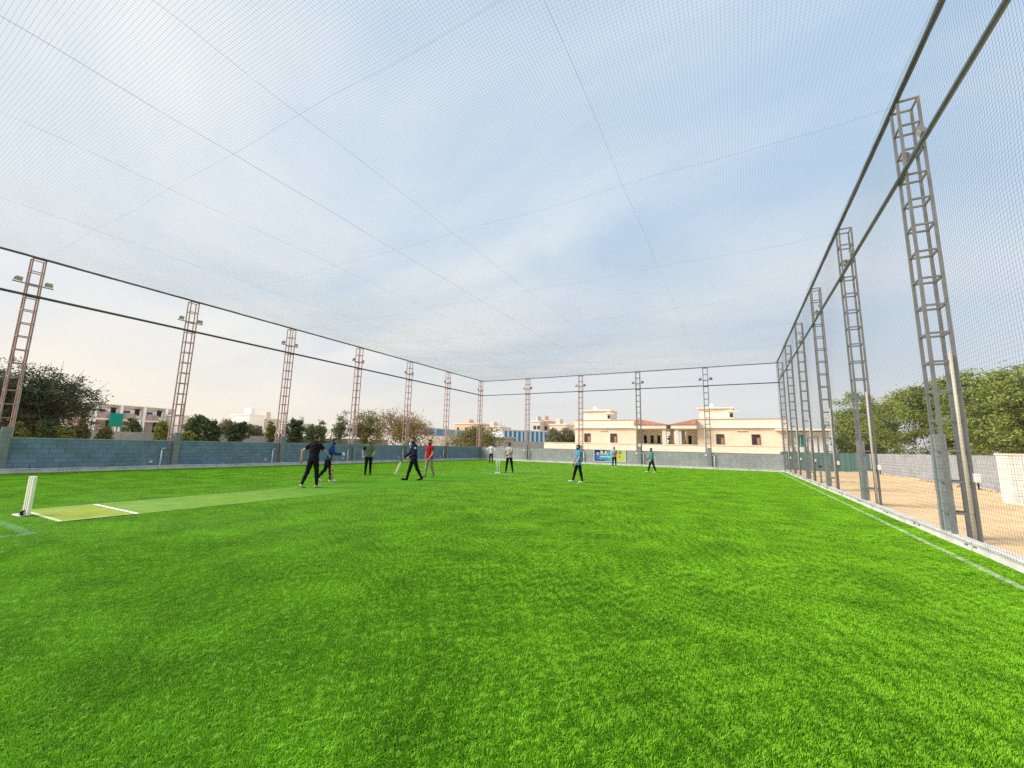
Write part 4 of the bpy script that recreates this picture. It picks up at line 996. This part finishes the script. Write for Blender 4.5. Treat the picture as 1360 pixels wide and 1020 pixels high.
px_tree(490, 548, 19, -42, 'x', LM_olive, 'olive green spreading tree beside the twiggy tree', 42)
px_tree(538, 546, 30, -41, 'x', LM_dry, 'large dry brownish bush with bare twigs on top', 43, ncl=200, twigs=160)
px_tree(632, 563, 28, 45.5, 'y', LM_olive, 'olive bush behind the corner of the court', 44, ncl=170, z_lo=1.0)
px_tree(612, 574, 14, -40, 'x', LM_olive, 'small sparse olive bush beside the long blue panel shed', 45, ncl=60)
px_tree(738, 570, 14, 62, 'y', LM_grey, 'grey green tree left of the peach house', 46, ncl=150, leaf=0.14)
px_tree(757, 571, 12, 64, 'y', LM_grey, 'grey green tree touching the peach house', 47, ncl=150, leaf=0.14)
px_tree(891, 574, 5, 62, 'y', LM_mid, 'small dark conifer seen between the two porches', 48, ncl=60)
px_tree(914, 577, 6, 62, 'y', LM_mid, 'small conifer seen through the porch with red roof', 49, ncl=60)
px_tree(1118, 548, 12, 60, 'y', LM_right, 'pale leafy tree top beyond the white annexe', 50, ncl=90)
for i, (cx_, top, half, k, lab) in enumerate(((30, 560, 14, LM_yel, 'yellow green shrub beside a pier under the feathery tree'), (62, 562, 14, LM_mid, 'green shrub under the middle of the feathery tree'), (86, 561, 15, LM_yel, 'bright yellow green shrub under the edge of the feathery tree'), (110, 565, 13, LM_olive, 'dull olive shrub past the edge of the feathery tree'), (140, 566, 12, LM_olive, 'thin olive shrub below the row house balconies'), (245, 571, 12, LM_yel, 'low yellow green shrub at the foot of the mid green tree'))):
    px_tree(cx_, top, half, -31, 'x', k, lab, 60 + i, name='shrub', ncl=90, leaf=0.07, rz=0.8, z_lo=0.6, cat='shrub')

# ------------------------------------------------------------------ people
def capsule(mb, p, q, r0, r1, n=10):
    p, q = Vector(p), Vector(q); ax = q - p; L = max(ax.length, 1e-4); ax.normalize()
    pts = []; rs = []
    for k in (-0.94, -0.7, -0.35): pts.append(p + ax * (k * r0)); rs.append(r0 * math.sqrt(1 - k * k))
    for k in (0, 0.5, 1): pts.append(p.lerp(q, k)); rs.append(r0 + (r1 - r0) * k)
    for k in (0.35, 0.7, 0.94): pts.append(q + ax * (k * r1)); rs.append(r1 * math.sqrt(1 - k * k))
    mb.tube(pts, rs, n)
def loft(mb, rings, n=16):
    """rings: (centre, ex, ey, rx, ry)"""
    V = []
    for c, e1, e2, rx, ry in rings:
        for k in range(n):
            a = 2 * math.pi * k / n; V.append(Vector(c) + e1 * (rx * math.cos(a)) + e2 * (ry * math.sin(a)))
    m = len(rings); Fc = [(i * n + k, i * n + (k + 1) % n, (i + 1) * n + (k + 1) % n, (i + 1) * n + k) for i in range(m - 1) for k in range(n)]
    Fc += [tuple(range(n))[::-1], tuple((m - 1) * n + k for k in range(n))]
    mb.add(V, Fc)
def cloth(name, col, rough=0.9): return mat('cloth_' + name, col, rough, spec=0.1, var=0.18, scale=9, bump=0.5, bscale=22)
SKIN = mat('skin', (0.42, 0.24, 0.16), 0.55, var=0.08, scale=12)
SKIN_D = mat('skin_dark', (0.22, 0.12, 0.08), 0.55, var=0.08, scale=12)
HAIR = mat('hair', (0.012, 0.010, 0.009), 0.6, var=0.2, scale=30)
EYE = mat('eye', (0.03, 0.02, 0.015), 0.2, var=0.0)

def person(px, py, H, yaw, label, shirt, trousers, shoes, legs, arms, lean=0.0, tilt=0.0, twist=0.0, head=0.0, sleeve=0.55, skin=SKIN, beard=True, cap=None, pants_len=1.0, voxel=0.011, extra=None, sleeve_mats=None, hem=None, at=None):
    g = on_z(px, py, 0.0) if at is None else at
    view = math.atan2(g[1], g[0]) - math.pi / 2          # local +Y along the line of sight
    root = thing('person', (g[0], g[1], 0.0), label, 'person', rz=view + rad(yaw))
    segs = []      # (p, q, r0, r1, label) - used for the body and to tell cloth from skin
    mb = MB()
    R_ = lambda ax, d: Matrix.Rotation(rad(d), 3, ax)
    hipz = 0.525 * H
    pel = Vector((0, 0, hipz))
    T = R_('Y', tilt) @ R_('X', lean)                     # lean > 0: forward (towards -Y)
    fw_ = Vector((0, -1, 0))
    up = T @ Vector((0, 0, 1)); sx = T @ Vector((1, 0, 0)); sy = T @ Vector((0, 1, 0))
    Tw = Matrix.Rotation(rad(twist), 3, up)
    sxu = Tw @ sx; syu = Tw @ sy
    k = H
    loft(mb, [(pel - up * 0.055 * k, sx, sy, 0.050 * k, 0.050 * k), (pel - up * 0.03 * k, sx, sy, 0.088 * k, 0.066 * k), (pel + up * 0.02 * k, sx, sy, 0.094 * k, 0.070 * k), (pel + up * 0.09 * k, sx, sy, 0.084 * k, 0.060 * k),
              (pel + up * 0.17 * k, sxu, syu, 0.094 * k, 0.064 * k), (pel + up * 0.24 * k, sxu, syu, 0.103 * k, 0.066 * k), (pel + up * 0.285 * k, sxu, syu, 0.092 * k, 0.054 * k), (pel + up * 0.31 * k, sxu, syu, 0.05 * k, 0.042 * k), (pel + up * 0.325 * k, sxu, syu, 0.03 * k, 0.03 * k)])
    segs += [(pel - up * 0.03 * k, pel + up * 0.022 * k, 0.09 * k, 0.09 * k, 'trousers'), (pel + up * 0.06 * k, pel + up * 0.27 * k, 0.085 * k, 0.09 * k, 'shirt')]
    nb = pel + up * 0.31 * k; hd = nb + up * 0.045 * k + T @ Vector((0, -0.012 * k, 0)) ; hc = nb + up * 0.098 * k + T @ Vector((0, -0.018 * k, 0))
    capsule(mb, nb - up * 0.01 * k, hd + up * 0.02 * k, 0.034 * k, 0.031 * k); segs.append((nb, hd, 0.036 * k, 0.03 * k, 'neck'))
    segs.append((nb - sxu * 0.05 * k - up * .012 * k, nb + sxu * 0.05 * k - up * .012 * k, 0.035 * k, 0.035 * k, 'shirt'))
    Hm = R_('Z', head) @ T; hx, hy, hz = (Hm @ Vector(v) for v in ((1, 0, 0), (0, 1, 0), (0, 0, 1)))
    loft(mb, [(hc - hz * 0.062 * k - hy * 0.012 * k, hx, hy, 0.018 * k, 0.026 * k), (hc - hz * 0.05 * k - hy * 0.008 * k, hx, hy, 0.031 * k, 0.040 * k), (hc - hz * 0.02 * k, hx, hy, 0.041 * k, 0.052 * k), (hc + hz * 0.015 * k, hx, hy, 0.044 * k, 0.056 * k),
              (hc + hz * 0.04 * k, hx, hy, 0.040 * k, 0.052 * k), (hc + hz * 0.058 * k, hx, hy, 0.026 * k, 0.035 * k), (hc + hz * 0.065 * k, hx, hy, 0.01 * k, 0.014 * k)], 14)
    capsule(mb, hc - hy * 0.050 * k + hz * 0.008 * k, hc - hy * 0.062 * k - hz * 0.014 * k, 0.006 * k, 0.009 * k, 6)       # nose
    for s in (-1, 1): capsule(mb, hc + hx * (s * 0.044 * k) + hz * 0.008 * k, hc + hx * (s * 0.045 * k) - hz * 0.012 * k + hy * .003 * k, 0.009 * k, 0.007 * k, 6)   # ears
    capsule(mb, hc - hy * 0.049 * k - hz * 0.034 * k - hx * 0.012 * k, hc - hy * 0.049 * k - hz * 0.034 * k + hx * 0.012 * k, 0.005 * k, 0.005 * k, 6)               # lips
    segs.append((hc - hz * 0.03 * k, hc + hz * 0.02 * k, 0.045 * k, 0.048 * k, 'head'))
    low = []
    for i, s in ((0, -1), (1, 1)):
        th_f, ab, kn, fp = legs[i]
        hp = pel + sx * (s * 0.050 * k) - up * 0.02 * k
        d1 = Vector((s * math.sin(rad(ab)), -math.sin(rad(th_f)), -math.cos(rad(th_f)) * math.cos(rad(ab)))).normalized()
        knee = hp + d1 * 0.235 * k
        a2 = th_f - kn; d2 = Vector((s * math.sin(rad(ab)) * 0.6, -math.sin(rad(a2)), -math.cos(rad(a2)))).normalized()
        ank = knee + d2 * 0.232 * k
        capsule(mb, hp, knee, 0.052 * k, 0.034 * k); capsule(mb, knee, ank, 0.034 * k, 0.021 * k)
        calf = knee.lerp(ank, 0.3) + Vector((0, 0.008 * k, 0)); capsule(mb, knee.lerp(ank, 0.1), calf, 0.030 * k, 0.033 * k)
        segs.append((hp, knee, 0.055 * k, 0.036 * k, 'trousers'))
        kz = knee.lerp(ank, pants_len * 0.97); segs.append((knee, kz, 0.036 * k, 0.028 * k, 'trousers'))
        if pants_len < 0.95: segs.append((kz, ank, 0.03 * k, 0.024 * k, 'skin'))
        fd = Vector((s * 0.12, -math.cos(rad(fp)), math.sin(rad(fp)))).normalized(); dn = Vector((0, -math.sin(rad(fp)), -math.cos(rad(fp))))
        heel = ank + dn * 0.024 * k - fd * 0.018 * k; ball = ank + dn * 0.030 * k + fd * 0.085 * k; toe = ball + fd * 0.025 * k
        capsule(mb, heel, ball, 0.021 * k, 0.019 * k); capsule(mb, ball, toe, 0.020 * k, 0.016 * k); capsule(mb, ank, heel, 0.021 * k, 0.021 * k)
        segs += [(heel, toe, 0.024 * k, 0.02 * k, 'shoe%d' % i), (ank, heel, 0.022 * k, 0.022 * k, 'shoe%d' % i)]
        low += [heel.z - 0.021 * k, toe.z - 0.018 * k, ball.z - 0.019 * k]
        if i == 0: rk = (knee, ank)
        else: lk = (knee, ank)
    hands = []
    for i, s in ((0, -1), (1, 1)):
        f1, ab, el, inn = arms[i]
        shp = pel + up * 0.275 * k + sxu * (s * 0.105 * k)
        d1 = (sxu * (s * math.sin(rad(ab))) - syu * (math.sin(rad(f1)) * math.cos(rad(ab))) - up * (math.cos(rad(f1)) * math.cos(rad(ab)))).normalized()
        elb = shp + d1 * 0.172 * k
        fa = f1 + el; d2 = (sxu * (-s * math.sin(rad(inn))) - syu * (math.sin(rad(fa)) * math.cos(rad(inn))) - up * (math.cos(rad(fa)) * math.cos(rad(inn)))).normalized()
        wr = elb + d2 * 0.145 * k
        capsule(mb, shp - sxu * s * 0.02 * k, elb, 0.033 * k, 0.024 * k); capsule(mb, elb, wr, 0.025 * k, 0.016 * k)
        segs.append((shp - sxu * s * 0.03 * k, shp, 0.04 * k, 0.04 * k, 'shirt'))
        cut = sleeve
        if cut <= 1.0:
            se = shp.lerp(elb, cut); segs += [(shp, se, 0.036 * k, 0.03 * k, 'sleeve%d' % i), (shp.lerp(elb, min(cut + 0.08, 1)), elb, 0.028 * k, 0.026 * k, 'skin'), (elb, wr, 0.026 * k, 0.018 * k, 'skin')]
        else: segs += [(shp, elb, 0.036 * k, 0.03 * k, 'sleeve%d' % i), (elb, wr, 0.03 * k, 0.022 * k, 'sleeve%d' % i)]
        # hand: flattened palm, four fingers with a knuckle bend and a thumb
        pn = d2.cross(Vector((0, 0, 1)));  pn = pn.normalized() if pn.length > 0.2 else sxu
        side = d2.cross(pn).normalized()
        kn_ = wr + d2 * 0.052 * k
        for q in (-1, 0, 1): capsule(mb, wr + side * (q * 0.008 * k), kn_ + side * (q * 0.014 * k), 0.0125 * k, 0.0105 * k, 8)
        for q, (o_, L) in enumerate(((-0.020, 0.036), (-0.007, 0.043), (0.006, 0.041), (0.018, 0.033))):
            b0 = kn_ + side * (o_ * k); dd = (d2 + pn * (0.25 * s) + side * o_ * 4).normalized(); b1 = b0 + dd * (L * 0.5 * k); d3 = (dd + pn * (0.6 * s)).normalized(); b2 = b1 + d3 * (L * 0.5 * k)
            capsule(mb, b0, b1, 0.0062 * k, 0.0056 * k, 6); capsule(mb, b1, b2, 0.0056 * k, 0.0050 * k, 6)
        tb = wr + d2 * 0.018 * k - side * 0.016 * k; t1 = tb + (d2 * 0.6 - side * 0.7 + pn * 0.3 * s).normalized() * 0.026 * k; t2 = t1 + (d2 * 0.9 - side * 0.2 + pn * 0.4 * s).normalized() * 0.02 * k
        capsule(mb, tb, t1, 0.0085 * k, 0.007 * k, 6); capsule(mb, t1, t2, 0.0068 * k, 0.006 * k, 6)
        segs.append((wr, kn_ + d2 * 0.05 * k, 0.02 * k, 0.02 * k, 'skin'))
        hands.append((wr + d2 * 0.06 * k, d2, side, pn))
    # stand on the ground
    dz = -min(low)
    for q in range(len(mb.v)): v = mb.v[q]; mb.v[q] = (v[0], v[1], v[2] + dz)
    dzv = Vector((0, 0, dz))
    # one continuous skin
    tmp = bpy.data.objects.new('tmp', mb.mesh('tmp')); C.objects.link(tmp)
    rm = tmp.modifiers.new('r', 'REMESH'); rm.mode = 'VOXEL'; rm.voxel_size = voxel
    sm = tmp.modifiers.new('s', 'SMOOTH'); sm.factor = 0.5; sm.iterations = 3
    bpy.context.view_layer.update()
    me = bpy.data.meshes.new_from_object(tmp.evaluated_get(bpy.context.evaluated_depsgraph_get())); bpy.data.objects.remove(tmp)
    nV = len(me.vertices); co = np.empty(nV * 3, np.float32); me.vertices.foreach_get('co', co); co = co.reshape(-1, 3).astype(float)
    no = np.empty(nV * 3, np.float32); me.vertices.foreach_get('normal', no); no = no.reshape(-1, 3).astype(float)
    faces = [tuple(p.vertices) for p in me.polygons]
    cen = np.array([co[list(f)].mean(0) for f in faces])
    best = np.full(len(faces), 1e9); lab = np.zeros(len(faces), int); names = []
    for (p, q, r0, r1, l) in segs:
        if l not in names: names.append(l)
        p_ = np.array(p + dzv); q_ = np.array(q + dzv); d = q_ - p_; t = np.clip(((cen - p_) @ d) / (d @ d + 1e-9), 0, 1)
        dist = np.linalg.norm(cen - (p_ + t[:, None] * d), axis=1) - (r0 + (r1 - r0) * t)
        b = dist < best; best[b] = dist[b]; lab[b] = names.index(l)
    lname = np.array(names)[lab]
    # head regions
    hcv = np.array(hc + dzv); rel = cen - hcv; lx = rel @ np.array(hx); ly = rel @ np.array(hy); lz = rel @ np.array(hz)
    ish = lname == 'head'
    hair = ish & ((lz > 0.034 * k) | ((ly > 0.004 * k) & (lz > -0.03 * k)) | ((ly > -0.012 * k) & (lz > 0.014 * k)))
    brd = ish & ~hair & (lz < -0.027 * k) & (ly < 0.012 * k) & (ly > -0.06 * k) & ~((abs(lx) < 0.013 * k) & (abs(lz + 0.034 * k) < 0.006 * k))
    me.materials.clear(); me.materials.append(skin); me.polygons.foreach_set('use_smooth', [True] * len(me.polygons))
    link('body', me, root)
    def shell(name, mask, m, off, wob=0.0):
        ids = np.nonzero(mask)[0]
        if len(ids) == 0: return None
        used = sorted({v for f in ids for v in faces[f]}); mp_ = {v: i for i, v in enumerate(used)}
        P = co[used] + no[used] * off
        if wob: P = P + no[used] * (wob * (np.sin(P[:, 2] * 38 + P[:, 0] * 25) * np.sin(P[:, 1] * 31 + P[:, 2] * 11)))[:, None]
        me2 = bpy.data.meshes.new(name); me2.from_pydata([tuple(p) for p in P], [], [tuple(mp_[v] for v in faces[f]) for f in ids])
        me2.polygons.foreach_set('use_smooth', [True] * len(me2.polygons)); me2.materials.append(m); me2.update()
        return link(name, me2, root)
    sm0, sm1 = sleeve_mats or (None, None)
    shm = np.isin(lname, ['shirt'] + ([] if sm0 else ['sleeve0']) + ([] if sm1 else ['sleeve1']))
    # shirts hang over the waistband
    pz = (cen - np.array(pel + dzv)) @ np.array(up)
    hemv = 0.0 if hem is None else hem
    over = (lname == 'trousers') & (pz > (-0.035 + hemv) * k) & (np.abs((cen - np.array(pel + dzv)) @ np.array(sx)) < 0.12 * k)
    shell('shirt', shm | over, shirt, 0.016, 0.006)
    if sm0: shell('sleeve', lname == 'sleeve0', sm0, 0.014, 0.004)
    if sm1: shell('sleeve', lname == 'sleeve1', sm1, 0.014, 0.004)
    shell('trousers', lname == 'trousers', trousers, 0.012, 0.005)
    for i in (0, 1): shell('shoe', lname == 'shoe%d' % i, shoes, 0.006)
    shell('hair', hair, HAIR, 0.012, 0.003)
    if beard: shell('beard', brd, HAIR, 0.006)
    for s in (-1, 1):
        e = hc + dzv + hx * (s * 0.017 * k) - hy * 0.049 * k + hz * 0.006 * k
        MB().ell((0, 0, 0), (0.008 * k, 0.005 * k, 0.005 * k), 8, 6).build('eye', EYE, root, e, True)
    if cap:
        cm = MB(); c0 = hc + dzv
        loft(cm, [(c0 + hz * 0.022 * k, hx, hy, 0.052 * k, 0.064 * k), (c0 + hz * 0.05 * k, hx, hy, 0.049 * k, 0.06 * k), (c0 + hz * 0.072 * k, hx, hy, 0.032 * k, 0.04 * k), (c0 + hz * 0.080 * k, hx, hy, 0.008 * k, 0.01 * k)], 14)
        loft(cm, [(c0 + hz * 0.022 * k - hy * 0.075 * k, hx, hy, 0.042 * k, 0.038 * k), (c0 + hz * 0.028 * k - hy * 0.073 * k, hx, hy, 0.042 * k, 0.038 * k)], 14)
        cm.build('cap', cap, root, smooth=False)
    info = dict(root=root, hands=[(h[0] + dzv, h[1], h[2], h[3]) for h in hands], k=k, legs=[(a + dzv, b + dzv) for a, b in (rk, lk)], chest=pel + dzv + up * 0.22 * k, sx=sxu, sy=syu, up=up)
    return info
def to_world(info, p):
    r = info['root']; M_ = Matrix.Translation(r.location) @ Matrix.Rotation(r.rotation_euler[2], 4, 'Z'); return M_ @ Vector(p)
def dir_world(info, d): return Matrix.Rotation(info['root'].rotation_euler[2], 3, 'Z') @ Vector(d)

CB = cloth('black', (0.012, 0.012, 0.014)); CBT = cloth('black_tee', (0.010, 0.010, 0.012)); CN = cloth('navy', (0.012, 0.018, 0.045)); CBL = cloth('jersey_blue', (0.014, 0.05, 0.16))
CGR = cloth('olive_green', (0.11, 0.17, 0.10)); CRED = cloth('red', (0.30, 0.012, 0.022)); CKH = cloth('khaki', (0.27, 0.255, 0.20)); CGY = cloth('grey_tee', (0.40, 0.40, 0.39)); CSB = cloth('sky_blue', (0.07, 0.25, 0.42)); CTL = cloth('teal', (0.07, 0.20, 0.16)); CWH = cloth('white', (0.72, 0.72, 0.74)); CPK = cloth('pinkish', (0.42, 0.30, 0.34))
SHW = cloth('pale_shoe', (0.55, 0.50, 0.42)); SHB = cloth('dark_shoe', (0.02, 0.02, 0.022)); SHWH = cloth('white_shoe', (0.72, 0.72, 0.70)); SHG = cloth('grey_shoe', (0.22, 0.23, 0.26))
M_pad = mat('pad_tan', (0.62, 0.38, 0.17), 0.7, var=0.12, scale=9)

# 1 man in black running away to the right, arm trailing
person(413, 648, 1.80, 140, 'man in black tee and black trousers running on the pitch beside a padded batsman', CBT, CB, SHW,
       legs=((11, 3, 8, -4), (-14, 5, 12, -12)), arms=((34, 24, 34, 0), (-28, 36, 30, 2)), lean=8, tilt=4, twist=10, head=-18, beard=False, voxel=0.009)
# 2 padded batsman in blue
p2 = person(433, 640, 1.74, 95, 'padded batsman in blue jersey running past the man in black', CBL, CB, SHWH,
       legs=((18, 2, 14, 4), (-8, 3, 30, -24)), arms=((30, 8, 70, 10), (-12, 10, 60, 0)), lean=12, head=0, sleeve=1.2, voxel=0.009)
for kk in (0,):
    a, b = p2['legs'][kk]; ax = (b - a).normalized()
    pd = MB(); V = []; n = 9
    e2 = Vector((0, -1, 0)); e1 = ax.cross(e2).normalized(); e2 = e1.cross(ax).normalized() * (1 if e1.cross(ax).y < 0 else -1)
    rings = []
    for (tt, rw) in ((-0.42, 0.06), (-0.3, 0.085), (0.0, 0.098), (0.35, 0.09), (0.75, 0.085), (0.98, 0.075)):
        c = a + ax * (tt * (b - a).length)
        rings += [[c + e1 * (rw * math.cos(math.pi * (j / (n - 1)))) + e2 * (rw * 0.95 * math.sin(math.pi * (j / (n - 1)))) for j in range(n)]]
        rings[-1] += [c + e1 * (rw * 0.78 * math.cos(math.pi * (j / (n - 1)))) + e2 * (rw * 0.72 * math.sin(math.pi * (j / (n - 1)))) for j in range(n - 1, -1, -1)]
    m = 2 * n
    for r_ in rings: V += r_
    Fc = [(i * m + j, i * m + (j + 1) % m, (i + 1) * m + (j + 1) % m, (i + 1) * m + j) for i in range(len(rings) - 1) for j in range(m)] + [tuple(range(m)), tuple((len(rings) - 1) * m + j for j in range(m))]
    pad = pd.add(V, Fc).build('leg_pad', M_pad, p2['root'])
    for tt in (0.1, 0.45, 0.8):
        c = a + ax * (tt * (b - a).length); sb = MB(); pts = [c + e1 * (0.10 * math.cos(2 * math.pi * j / 14)) + e2 * (0.10 * math.sin(2 * math.pi * j / 14)) for j in range(15)]
        sb.tube(pts, 0.011, 5).build('strap', SHB, pad)
h = p2['hands'][0]; MB().ell(h[0], (0.055, 0.06, 0.07), 10, 8).build('batting_glove', CWH, p2['root'], smooth=True)
# 3 man in olive green, facing us
person(488, 631, 1.76, 4, 'bearded man in olive green tee with dark sleeve standing before the blue wall', CGR, CB, SHB,
       legs=((4, 2, 6, 0), (-6, 3, 6, -4)), arms=((8, 22, 16, 4), (12, 16, 40, 20)), head=2, sleeve=0.75, sleeve_mats=(CB, None), voxel=0.010)
# 4 man in navy striding left with the bat
p4 = person(548, 638.5, 1.86, -74, 'big man in navy top striding along the pitch with a cricket bat in hand', CN, CB, SHB,
       legs=((17, 2, 3, 10), (-17, 3, 12, -14)), arms=((16, 12, 38, -6), (6, 12, 46, 14)), lean=3, head=14, sleeve=1.2, voxel=0.009)
c = p4['chest']
MB().ell(c - p4['sy'] * 0.072 * p4['k'] - p4['sx'] * 0.045 * p4['k'] + p4['up'] * 0.03 * p4['k'], (0.035, 0.02, 0.035), 8, 6).build('chest_emblem', CWH, p4['root'], smooth=True)
MB().ell(c + p4['sx'] * 0.135 * p4['k'] + p4['up'] * 0.0 * p4['k'] - p4['sy'] * 0.01, (0.03, 0.045, 0.05), 8, 6).build('arm_patch', CWH, p4['root'], smooth=True)
h = p4['hands'][0]; hw_ = to_world(p4, h[0])
vx = Vector((-ROT[1][0] * 0 + ROT[0][0], ROT[1][0], 0)).normalized()         # picture-right on the ground
bat(hw_ + Vector((0, 0, 0.10)) + vx * 0.03, hw_ - vx * 0.30 + Vector((0, 0, -0.72)), 'pale willow cricket bat hanging from the hand of the man in navy', -Vector((hw_.x, hw_.y, 0)).normalized() + vx * 0.3)
# 5 man in red
person(569, 634, 1.77, -42, 'man in dark red tee and khaki trousers walking behind the man with the bat', CRED, CKH, SHG,
       legs=((10, 2, 4, 6), (-11, 2, 12, -12)), arms=((-4, 12, 10, 0), (10, 10, 26, 8)), head=-6, voxel=0.010)
# 6 far man in white, hands on hips
person(652, 614.8, 1.76, 170, 'man in white shirt with hands on hips by the court corner', CWH, CB, SHB,
       legs=((3, 2, 4, 0), (-4, 2, 6, 0)), arms=((-12, 48, 10, 46), (-12, 48, 10, 46)), beard=False, sleeve=1.2, voxel=0.013)
# 7 man in grey tee by the far wicket
person(676, 628, 1.80, -28, 'man in light grey tee and black trousers standing by the three stump wicket', CGY, CB, SHG,
       legs=((10, 5, 2, 0), (-6, 8, 4, 0)), arms=((18, 12, 22, 18), (24, 10, 36, 34)), skin=SKIN_D, head=-14, voxel=0.012)
# 8 man in sky blue tee
person(768, 641, 1.70, -64, 'man in sky blue tee black trousers and white shoes standing alone in midfield', CSB, CB, SHWH,
       legs=((16, 4, 2, 2), (-8, 5, 4, 0)), arms=((10, 8, 10, 4), (14, 8, 16, 6)), head=-4, lean=-2, hem=-0.02, voxel=0.010)
# 9 man before the banner
p9 = person(816, 620.5, 1.72, -6, 'man with hands clasped at his chest standing before the printed banner', CPK, CB, SHWH,
       legs=((2, 4, 2, 0), (-2, 4, 2, 0)), arms=((16, 10, 100, 38), (16, 10, 100, 38)), sleeve_mats=(CPK, CN), skin=SKIN, voxel=0.013)
# 10 man in teal walking left
person(866, 628, 1.66, -70, 'bearded man in teal long sleeve top walking near the grey wall', CTL, CB, SHWH,
       legs=((18, 2, 2, 6), (-14, 2, 6, -10)), arms=((12, 8, 34, 10), (4, 8, 20, 6)), sleeve=1.2, head=-4, voxel=0.012)
